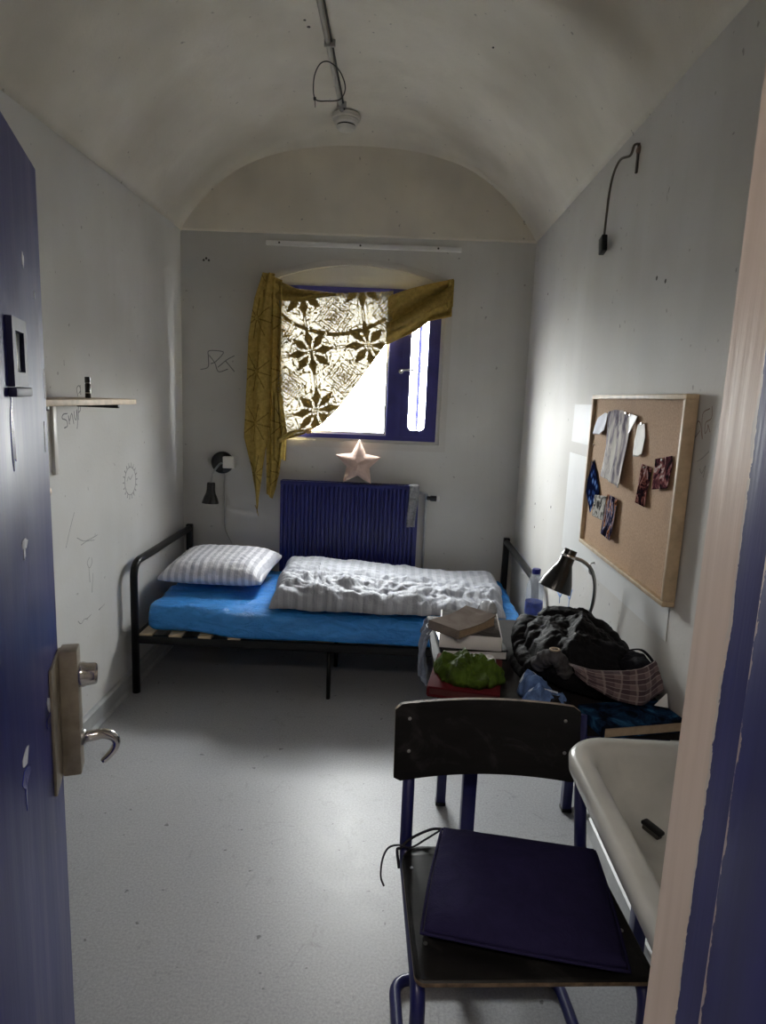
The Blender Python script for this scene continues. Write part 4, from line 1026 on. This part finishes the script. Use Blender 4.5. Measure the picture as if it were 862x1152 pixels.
# ---- things on the desk
def blob(name, c, r, h, z0, seed, mat, rot=0.0, amp=0.02, fx=8, fy=3, p=2.2, lob=0.12, parent=None, nu=110, nv=44, floorz=None):
    cr, sr = math.cos(rot), math.sin(rot)
    def fn(u, v):
        a = 2*PI*u
        o = 1 + lob*fbm(1.5*math.cos(a)+seed, 1.5*math.sin(a), seed)
        if v < 0.9:
            q = v/0.9; rad = q; x = r[0]*rad*math.cos(a)*o; y = r[1]*rad*math.sin(a)*o
            z = h*(1-rad**p)**(1/p) if rad < 1 else 0
        else:
            q = (1-v)/0.1; x = r[0]*q*math.cos(a)*o*0.97; y = r[1]*q*math.sin(a)*o*0.97; z = 0.0
        X = c[0] + x*cr - y*sr; Y = c[1] + x*sr + y*cr
        if v < 0.9:
            k = (ridge(X*fx+seed, Y*fy, seed)-0.42)*amp + 0.35*amp*fbm(X*22, Y*22, seed)
            e = min(1, (z/h)*3+0.25) if v > 0 else 1
            z = max(0.0, z + k*e); nx_ = math.cos(a)*rad; ny_ = math.sin(a)*rad
            X += nx_*k*0.8; Y += ny_*k*0.8
        return (X, Y, z0+z)
    return grid_obj(name, fn, nu, nv, mat, parent, closed_u=True)
# jacket heap
jk = thing('black_jacket', 'heap of black jacket piled on the desk beside the lamp', 'jacket', (0.56, 1.88, DZ))
blob('jacket_body', (0.562, 1.885), (0.160, 0.232), 0.150, DZ+.001, 3.0, M_JACKET, 0.08, 0.036, 7, 3.2, 2.6, 0.12, jk, 150, 60)
def wrinkled_tube(name, path, r0, r1, mat, parent, seed, flat=0.7, seg=22):
    P = catmull(path, 14); n = len(P)
    v, f = tube_geo(P, lambda t: (r0+(r1-r0)*t)*(0.35+0.65*min(1, min(t, 1-t)*9)), seg, False, flat)
    vv = []
    for k, p in enumerate(v):
        i = k//seg; c = P[i]; d = Vector(p)-c; q = 1 + 0.35*(ridge(i*0.16+seed, (k % seg)*0.10, seed)-0.42) + 0.12*fbm(i*.3, (k % seg)*.4, seed); vv.append(c+d*q)
    return mesh_obj(name, vv, f, mat, parent, True)
wrinkled_tube('sleeve', [(0.47, 2.03, .815), (0.432, 1.98, .800), (0.420, 1.92, .772), (0.418, 1.85, .758), (0.432, 1.77, .748)], .044, .028, M_JACKET, jk, 1.0, .8)
wrinkled_tube('collar', [(0.48, 2.03, .832), (0.55, 1.99, .852), (0.62, 1.92, .848), (0.68, 1.83, .812)], .032, .028, M_JACKET, jk, 5.0, .8)
blob('jacket_flap', (0.408, 1.855), (0.034, 0.105), 0.034, DZ+.001, 30.0, M_JACKET, 0.05, 0.014, 14, 8, 2.0, .06, jk, 70, 30)
tag(wrinkled_tube('knit_garment', [(0.420, 1.770, .765), (0.436, 1.740, .800), (0.456, 1.715, .820), (0.480, 1.700, .800), (0.488, 1.690, .768)], .026, .022, M_GREYC, None, 2.0, .9), 'rumpled grey knit garment poking from the jacket heap', 'clothing')
# plaid shirt
def plaid():
    def fn(u, v):
        top = catmull([(0.485, 1.668, .822), (0.540, 1.635, .820), (0.605, 1.615, .830), (0.655, 1.610, .842), (0.700, 1.640, .852)], 10)
        bot = catmull([(0.495, 1.640, .808), (0.538, 1.590, .786), (0.590, 1.565, .772), (0.645, 1.555, .768), (0.708, 1.595, .790)], 10)
        k = u*(len(top)-1); i = min(int(k), len(top)-2); t = k-i
        a = top[i].lerp(top[i+1], t); b = bot[i].lerp(bot[i+1], t); p = a.lerp(b, v)
        bul = math.sin(PI*v)*0.012; w = 0.008*math.sin(u*17+v*3)*v + 0.006*fbm(u*6, v*4, 2)
        return (p.x, p.y - bul - w, max(p.z + 0.5*bul + w*.5, DZ+.033))
    return grid_obj('plaid_shirt', fn, 80, 30, M_PLAID, thick=0.004, uv=True)
tag(plaid(), 'brown and white plaid shirt draped over the front of the heap', 'shirt')
pk = thing('dark_backpack', 'near-black backpack slumped against the wall at the desk edge', 'bag', (0.68, 1.66, DZ))
blob('bag_body', (0.682, 1.722), (0.056, 0.072), 0.112, DZ+.001, 6.0, M_PACK, 0.1, 0.018, 9, 5, 2.8, .08, pk)
tube('bag_strap', catmull([(0.670, 1.775, .825), (0.70, 1.725, .846), (0.724, 1.675, .810), (0.728, 1.665, .745)], 8), 0.006, M_PACK, pk, 8, flat=0.4)
tag(blob('dark_trousers', (0.440, 1.585), (0.046, 0.058), 0.034, DZ+.001, 9.0, M_PACK, 0.0, 0.016, 14, 10, 2.2, .08), 'bunched black trousers in front of the blue shorts', 'trousers')
# blue garment with pale piping
bc_ = thing('blue_shorts', 'crumpled steel blue shorts with pale piping on the desk', 'shorts', (0.36, 1.70, DZ))
blob('cloth_body', (0.402, 1.690), (0.050, 0.044), 0.055, DZ+.001, 12.0, M_DENIM, -0.5, 0.034, 20, 12, 2.0, .16, bc_)
blob('cloth_fold', (0.415, 1.610), (0.058, 0.044), 0.052, DZ+.001, 13.0, M_DENIM, -0.4, 0.034, 20, 12, 2.0, .16, bc_)
M_PIPING = cloth('pale_piping', (0.45, 0.50, 0.60), .6, .1)
from mathutils.bvhtree import BVHTree
def on_top(pts, objs, lift):
    trees = [BVHTree.FromPolygons([v.co for v in o.data.vertices], [tuple(p.vertices) for p in o.data.polygons]) for o in objs]; out = []
    for x, y in pts:
        zs = [h[0].z for h in (t.ray_cast(Vector((x, y, 2.0)), Vector((0, 0, -1))) for t in trees) if h[0] is not None]
        out.append((x, y, max(zs, default=DZ) + lift))
    return out
_den = [o for o in bc_.children]
tube('piping', catmull(on_top([(0.368, 1.705), (0.385, 1.715), (0.405, 1.705), (0.425, 1.690), (0.432, 1.670)], _den, .002), 6), .003, M_PIPING, bc_, 6)
tube('piping', catmull(on_top([(0.375, 1.625), (0.395, 1.635), (0.42, 1.625), (0.445, 1.605)], _den, .002), 6), .003, M_PIPING, bc_, 6)
_hz = on_top([(0.455, 1.708)], [o for o in bpy.data.objects if o.name in ('jacket_body', 'knit_garment', 'sleeve', 'cloth_body')], .004)[0]
hr = tube('hair_tie', [Vector(_hz) + Vector((.012*math.cos(a), .011*math.sin(a), .0)) for a in [2*PI*k/24 for k in range(24)]], .0028, simple('tan_elastic', (.45, .36, .27), .7), None, 8, True)
tag(hr, 'small tan elastic ring lying on the clothes', 'hair tie')
# green bag
gb = blob('green_bag', (0.230, 1.715), (0.098, 0.078), 0.060, DZ+.031, 15.0, M_GREEN, -0.35, 0.042, 15, 10, 2.0, .20, None, 130, 52)
tag(gb, 'crumpled olive green cloth bag on the red folder', 'bag')
fd = thing('red_folder', 'dark red flat box under the green bag', 'folder', (0.22, 1.78, DZ))
FM = Matrix.Translation((0.226, 1.745, DZ+.0005)) @ Matrix.Rotation(-0.18, 4, 'Z')
box('lower_cover', (-.095, -.120, 0), (.095, .120, .006), M_RED, fd, .001, m=FM)
box('upper_cover', (-.095, -.120, .024), (.095, .120, .030), M_RED, fd, .001, m=FM)
box('spine', (-.097, -.120, .004), (-.090, .120, .027), M_RED, fd, .001, m=FM)
box('page_block', (-.090, -.116, .006), (.090, .116, .024), simple('red_edge_pages', (.09, .02, .02), .8), fd, .0005, m=FM)
# binder, magazine box, book on top
bd = thing('black_binder', 'slim black binder beneath the white magazine', 'binder', (0.25, 2.0, DZ))
BM_ = Matrix.Translation((0.262, 2.050, DZ+.0005)) @ Matrix.Rotation(0.05, 4, 'Z')
box('cover', (-.10, -.14, .028), (.10, .14, .032), M_BLACKGL, bd, .001, m=BM_); box('cover', (-.10, -.14, 0), (.10, .14, .004), M_BLACKGL, bd, .001, m=BM_)
box('spine', (-.103, -.14, .002), (-.098, .14, .031), M_BLACKGL, bd, .001, m=BM_); box('page_block', (-.096, -.136, .004), (.096, .136, .028), M_WHITE, bd, .0005, m=BM_)
mg = thing('white_carton', 'flat white carton with a dark printed top under the tan book', 'box', (0.24, 2.0, DZ+.033))
MM = Matrix.Translation((0.252, 2.03, DZ+.033)) @ Matrix.Rotation(-0.08, 4, 'Z')
box('carton_body', (-.085, -.12, 0), (.105, .12, .044), M_WHITE, mg, .003, m=MM)
box('printed_lid', (-.080, -.115, .044), (.100, .115, .0455), photo_mat('dark_cover_print', [(.35, (.05, .05, .05)), (.55, (.16, .155, .15)), (.7, (.4, .39, .36))], 12, 1, .25), mg, .0004, m=MM)
fb = blob('plastic_pouch', (0.322, 2.105), (0.034, 0.034), 0.045, DZ+.0795, 21.0, M_FILM, 0.2, 0.016, 18, 10, 2.2, .2)
tag(fb, 'crinkled clear plastic pouch beside the tan book', 'pouch')
def book(name, label, Mx, w, l, h, cover, pages, warp=0.0):
    b = thing(name, label, 'book', Mx.translation)
    def bx(nm, lo, hi, mat):
        bm = bmesh.new(); bm_box(bm, lo, hi, 0.0008, 1)
        bmesh.ops.subdivide_edges(bm, edges=[e for e in bm.edges if abs(e.verts[0].co.x-e.verts[1].co.x) > .05], cuts=10, use_grid_fill=True)
        for v in bm.verts: v.co.z += warp*(v.co.x/(w/2))**2*(1 if v.co.x > 0 else .3)*(v.co.z/h)
        bmesh.ops.transform(bm, matrix=Mx, verts=bm.verts); return bm_obj(nm, bm, mat, b, False)
    bx('page_block', (-w/2+.002, -l/2+.003, .002), (w/2-.003, l/2-.003, h-.002), pages)
    bx('back_cover', (-w/2, -l/2, 0), (w/2, l/2, .002), cover); bx('front_cover', (-w/2, -l/2, h-.002), (w/2, l/2, h), cover)
    bx('spine', (-w/2-.0015, -l/2, 0), (-w/2+.002, l/2, h), cover)
    return b
M_PAGES = simple('tan_page_edges', (.36, .27, .18), .85, var=.12, vs=80)
book('paperback_book', 'worn tan paperback lying on top of the carton', Matrix.Translation((0.232, 1.975, DZ+.080)) @ Matrix.Rotation(math.radians(45), 4, 'Z') @ Matrix.Rotation(math.radians(-1), 4, 'Y'), .180, .122, .026, photo_mat('faded_tan_cover', [(.3, (.15, .125, .11)), (.6, (.22, .19, .17)), (.75, (.32, .30, .29))], 10, 1, .5), M_PAGES, .012)
book('hardback_book', 'thick dark book with blue cover print at the desk corner', Matrix.Translation((0.618, 1.548, DZ+.001)) @ Matrix.Rotation(math.radians(14), 4, 'Z'), .225, .125, .028, photo_mat('navy_print_cover', [(.42, (.006, .008, .014)), (.55, (.01, .03, .07)), (.68, (.03, .10, .2))], 14, 1, .35), M_PAGES)
eg = lathe('white_pebble', [(.004, .022), (.014, .020), (.021, .012), (.022, .002), (.021, 0)][::-1], M_WHITE, None, (0.296, 1.818, DZ+.0315), seg=20)
tag(eg, 'small round white pebble-like disc beside the green bag', 'trinket')
ps = prism('paper_scrap', [(0.69, 1.592, DZ+.0305), (0.722, 1.582, DZ+.0305), (0.720, 1.594, DZ+.066)], (0.0008, 0.0012, 0), M_WHITE, None, smooth=False)
tag(ps, 'torn white paper corner standing behind the thick book', 'paper')
# grey bag hanging on the desk's far corner
hg = thing('hanging_bag', 'pale grey fabric bag hanging over the left desk edge', 'bag', (0.125, 1.98, .66))
def bagfn(u, v):
    y = 1.90 + 0.16*u; s = v*0.16
    x = 0.128 - 0.010*math.sin(min(1, s/.05)*PI/2) - 0.012*math.sin(u*PI)*math.sin(v*PI); z = .795 - s
    x -= 0.006*math.sin(u*14+v*4) + 0.006*fbm(u*5, v*5, 3)
    return (x, y + 0.01*math.sin(v*6), z)
grid_obj('bag_cloth', bagfn, 40, 40, M_BAGGREY, hg, thick=0.004)
tube('bag_handle', catmull([(0.124, 1.93, .785), (0.114, 1.90, .765), (0.100, 1.885, .72), (0.102, 1.89, .67)], 8), 0.006, M_BAGGREY, hg, 8, flat=0.4)

# water bottle
wbt = thing('water_bottle', 'clear plastic water bottle with a blue cap behind the jacket', 'bottle', (0.522, 2.235, DZ))
BL = (0.508, 2.235, DZ+.0005)
lathe('bottle_body', [(.026, 0), (.030, .004), (.0305, .10), (.0290, .106), (.0305, .112), (.0305, .140), (.0285, .158), (.021, .178), (.0135, .192), (.0125, .202)], M_PET, wbt, BL, seg=28)
lathe('water', [(.025, .003), (.0285, .006), (.0288, .080), (.001, .0805)], M_PETBLUE, wbt, BL, seg=24)
lathe('label', [(.0309, .055), (.0310, .056), (.0310, .096), (.0309, .097)], simple('blue_bottle_label', (.10, .16, .62), .35, var=.4, vs=40), wbt, BL, seg=28, caps=False)
lathe('cap', [(.0145, .197), (.015, .198), (.015, .212), (.0135, .214)], simple('blue_cap_plastic', (.02, .03, .30), .35), wbt, BL, seg=20)
lathe('neck_ring', [(.0135, .190), (.0165, .191), (.0165, .194), (.0135, .195)], M_PET, wbt, BL, seg=20)

# desk lamp
dl = thing('desk_lamp', 'black desk lamp with bell shade bent over the desk', 'lamp', (0.690, 2.14, DZ))
lathe('lamp_base', [(.066, 0), (.066, .010), (.058, .020), (.012, .026)], M_BLACKGL, dl, (0.672, 2.212, DZ+.0005), seg=32)
tube('stem', catmull([(0.676, 2.205, DZ+.02), (0.690, 2.170, .82), (0.688, 2.15, .90), (0.675, 2.155, .955), (0.645, 2.155, .985), (0.606, 2.15, 1.000)], 10), .0062, M_STEEL, dl, 10)
ax = Vector((0.36, 0.10, 1.0)).normalized(); top = Vector((0.590, 2.145, 1.008))
ls = lathe('lamp_shade', [(.0215, .020), (.0215, -.003), (.0235, -.006), (.0245, -.030), (.034, -.052), (.050, -.092), (.0565, -.122), (.0555, -.123), (.048, -.092), (.030, -.052), (.012, -.034)], M_BLACKGL, dl, top, ax, 32)
lathe('collar', [(.0240, -.007), (.0246, -.006), (.0246, .001), (.0240, .002)], M_CHROME, ls, top, ax, 28)
lathe('bulb', [(.006, 0), (.012, -.010), (.026, -.032), (.026, -.044), (.014, -.058), (.002, -.062)], M_WHITEPL, ls, top - ax*.036, ax, 20)

# ================================================================== CHAIR
ch = thing('school_chair', 'black plywood school chair with blue cantilever tube frame', 'chair', (0.275, 1.23, 0))
TR = 0.0145
for x, s in ((0.062, -1), (0.492, 1)):
    # backrest post, seat rail, front leg, floor runner in one bent tube
    p = fillet([(x-s*.010, 1.476, .765), (x-s*.004, 1.412, .430), (x, 1.055, .430), (x, 1.035, TR), (x, 1.49, TR), (0.277, 1.49, TR)], 0.05, 8)
    tube('side_frame', p, TR, M_LEGBLUE, ch, 14)
tube('cross_bar', [(0.062, 1.10, .428), (0.492, 1.10, .428)], 0.010, M_LEGBLUE, ch, 10)
def seat():
    def outline(z, ins):
        x0, x1, y0, y1 = 0.052+ins, 0.500-ins, 1.036+ins, 1.405-ins; pts = []
        for cx, cy, r, a0 in ((x1, y1, .06, 0), (x0, y1, .06, PI/2), (x0, y0, .018, PI), (x1, y0, .018, 1.5*PI)):
            sx = -1 if cx == x1 else 1; sy = -1 if cy == y1 else 1
            for k in range(9):
                a = a0 + PI/2*k/8; pts.append((cx + sx*r + r*math.cos(a), cy + sy*r + r*math.sin(a), z))
        return pts
    zz = [(.446, .003), (.449, 0), (.4575, 0), (.460, .003)]
    V = []; Fc = []; fm = []
    for z, i in zz: V += outline(z, i)
    n = len(V)//4
    V = [(x, y, z - 0.012*max(0, (1.06-y)/0.04)**2*0.4 + 0.010*((x-.275)/.22)**2) for x, y, z in V]
    for j in range(3):
        for i in range(n): Fc.append((j*n+i, j*n+(i+1) % n, (j+1)*n+(i+1) % n, (j+1)*n+i)); fm.append(1 if j == 1 else 0)
    Fc.append(tuple(range(n))[::-1]); fm.append(0); Fc.append(tuple(3*n+i for i in range(n))); fm.append(0)
    return mesh_obj('seat', V, Fc, None, ch, False, [M_PLY, M_PLYEDGE], fm)
st = seat()
for x, y in ((0.072, 1.325), (0.080, 1.12), (0.478, 1.15), (0.478, 1.33)):
    lathe('rivet', [(.0045, 0), (.004, .0015), (.002, .002)], M_STEEL, st, (x, y, .4685 if abs(x-.275) > .19 else .462), seg=12)
def backrest():
    n = 28; V = []; Fc = []; fm = []; rows = 5
    def pos(u, z, off):
        x = 0.030 + 0.438*u; q = (u-.5)*2; y = 1.436 + 0.022*(1-q*q) + (z-.72)*0.16
        return (x, y + off, z)
    def zr(u, t):
        q = abs(u-.5)*2; c = max(0, (q-0.93)/0.07); zt = .799 + .006*(1-q*q) - .010*c*c; zb = .622 + .008*(1-q*q) + .010*c*c
        return zb + (zt-zb)*t
    lay = [(-.0055), (.0055)]
    for off in lay:
        for r in range(rows):
            for i in range(n+1): V.append(pos(i/n, zr(i/n, r/(rows-1)), off))
    m = rows*(n+1)
    for s in range(2):
        for r in range(rows-1):
            for i in range(n):
                a = s*m + r*(n+1)+i; f = (a, a+1, a+n+2, a+n+1); Fc.append(f if s == 0 else f[::-1]); fm.append(0)
    for i in range(n):
        Fc.append((i, m+i, m+i+1, i+1)); fm.append(1)
        a = (rows-1)*(n+1)+i; Fc.append((a, a+1, m+a+1, m+a)); fm.append(1)
    for r in range(rows-1):
        a = r*(n+1); Fc.append((a, a+n+1, m+a+n+1, m+a)); fm.append(1); a += n; Fc.append((a, m+a, m+a+n+1, a+n+1)); fm.append(1)
    o = mesh_obj('backrest', V, Fc, None, ch, True, [M_PLY, M_PLYEDGE], fm); o.data.set_sharp_from_angle(angle=math.radians(40)); return o
bk = backrest()
for x in (0.064, 0.434):
    for z in (.765, .690):
        lathe('rivet', [(.0045, 0), (.004, .0015), (.002, .002)], M_STEEL, bk, (x, 1.4375 + (z-.72)*.16, z), (0, -1, 0.16), 12)

ch.rotation_euler.z = math.radians(4.0)

# seat cushion with ties
cu = thing('seat_cushion', 'dark navy square seat pad lying askew on the chair', 'cushion', (0.29, 1.22, .465))
CC = [Vector((0.084, 1.105, 0)), Vector((0.470, 1.040, 0)), Vector((0.503, 1.372, 0)), Vector((0.146, 1.425, 0))]
def cush(u, v):
    a = 2*PI*u
    # square-ish radial param
    c_, s_ = math.cos(a), math.sin(a); k = 1/max(abs(c_), abs(s_)); k = k*0.93 + 0.07
    if v < 0.5: rad = v*2
    else: rad = (1-v)*2
    x, y = c_*k*rad, s_*k*rad
    x = max(-1, min(1, x)); y = max(-1, min(1, y))
    U, W = (x+1)/2, (y+1)/2
    p = CC[0]*(1-U)*(1-W) + CC[1]*U*(1-W) + CC[2]*U*W + CC[3]*(1-U)*W
    e = max(abs(x), abs(y)); th = (1-e**3.2)**0.55
    if v < 0.5: z = .4905 + 0.026*th + 0.004*(ridge(p.x*9, p.y*14, 3)-.4)*(e if x < 0 else .2) - 0.004*max(0, math.sin(y*15+2))*max(0, -x-.55)*th*3
    else: z = .4905 - 0.016*th
    z += 0.012*max(0, (1-abs(x)))*0 
    return (p.x, p.y, z)
grid_obj('pad', cush, 120, 40, M_NAVY, cu, closed_u=True)
ring = []
for i in range(120):
    a = 2*PI*i/120; c_, s_ = math.cos(a), math.sin(a); k = 1/max(abs(c_), abs(s_))*0.93+0.07; U, W = (max(-1, min(1, c_*k))+1)/2, (max(-1, min(1, s_*k))+1)/2
    p = CC[0]*(1-U)*(1-W) + CC[1]*U*(1-W) + CC[2]*U*W + CC[3]*(1-U)*W; ring.append((p.x, p.y, .4905))
tube('piping', ring, .0035, M_NAVY, cu, 6, True)
M_TIE = simple('black_tie_tape', (.012, .011, .02), .8)
tube('tie', catmull([(0.146, 1.422, .490), (0.125, 1.415, .493), (0.095, 1.41, .482), (0.070, 1.392, .478), (0.052, 1.375, .470), (0.044, 1.385, .455), (0.050, 1.37, .42)], 8), .0034, M_TIE, cu, 6)
tube('tie', catmull([(0.146, 1.420, .488), (0.11, 1.40, .476), (0.075, 1.372, .474), (0.045, 1.37, .480), (0.022, 1.36, .478), (0.010, 1.35, .455), (0.008, 1.34, .42), (0.016, 1.335, .40)], 8), .0024, M_TIE, cu, 6)

# ================================================================== WASHBASIN
sk = thing('wash_basin', 'stained grey-white wall washbasin beside the doorway', 'sink', (B, 0.98, 0.82))
def basin():
    X0, X1, YA, YB, ZR = 0.372, B-0.003, 0.665, 1.290, 0.820
    n = 96; V = []; Fc = []
    def ol(ins, z, r):
        x0, x1, y0, y1 = X0+ins, X1-ins*0.9, YA+ins, YB-ins; pts = []; 
        r = max(.015, r)
        for cx, cy, a0, rr in ((x1, y1, 0, .012+ins*.5), (x0, y1, PI/2, r), (x0, y0, PI, r), (x1, y0, 1.5*PI, .012+ins*.5)):
            sx = -1 if cx == x1 else 1; sy = -1 if cy == y1 else 1
            for k in range(24):
                a = a0 + PI/2*k/23; pts.append((cx + sx*rr + rr*math.cos(a), cy + sy*rr + rr*math.sin(a), z))
        return pts
    prof = [(.150, .640, .06), (.10, .655, .07), (.045, .700, .075), (.012, .765, .085), (0, .785, .09), (-.002, .808, .09), (.003, .817, .088), (.012, .8205, .085), (.030, .819, .075), (.040, .815, .07), (.048, .803, .065), (.062, .760, .06), (.085, .715, .055), (.12, .700, .05), (.16, .694, .03)]
    for ins, z, r in prof: V += ol(ins, z, r)
    for j in range(len(prof)-1):
        for i in range(n): Fc.append((j*n+i, j*n+(i+1) % n, (j+1)*n+(i+1) % n, (j+1)*n+i))
    Fc.append(tuple(range(n))[::-1]); Fc.append(tuple((len(prof)-1)*n+i for i in range(n)))
    return mesh_obj('bowl', V, Fc, M_SINK, sk, True)
basin()
lathe('drain', [(.020, 0), (.020, .002), (.012, .0025), (.010, .001)], M_CHROME, sk, (0.57, 0.97, .694), seg=18)
tube('waste_trap', fillet([(0.57, 0.97, .64), (0.57, 0.97, .50), (0.62, 0.97, .47), (0.66, 0.97, .54), (B, 0.97, .54)], .03), .017, M_WHITEPL, sk, 12)
tp = lathe('tap_body', [(.024, 0), (.024, .012), (.017, .018), (.017, .075), (.012, .085)], M_CHROME, sk, (0.705, 0.95, .82), seg=20)
tube('tap_spout', catmull([(0.705, 0.95, .875), (0.67, 0.95, .90), (0.62, 0.95, .895), (0.60, 0.95, .875)], 8), .009, M_CHROME, tp, 10)
rz = thing('black_brush', 'small black oval brush lying in the washbasin', 'brush', (0.515, 1.115, .70))
RM = Matrix.Translation((0.512, 1.125, .722)) @ Matrix.Rotation(math.radians(-60), 4, 'Z') @ Matrix.Rotation(math.radians(4), 4, 'Y')
box('brush_back', (-.022, -.009, 0), (.022, .009, .009), M_BLACK, rz, .004, 3, m=RM)
box('bristles', (-.018, -.007, -.008), (.018, .007, 0.001), M_DKCORD, rz, .002, m=RM)

settle()
ch.location.x += 0.010
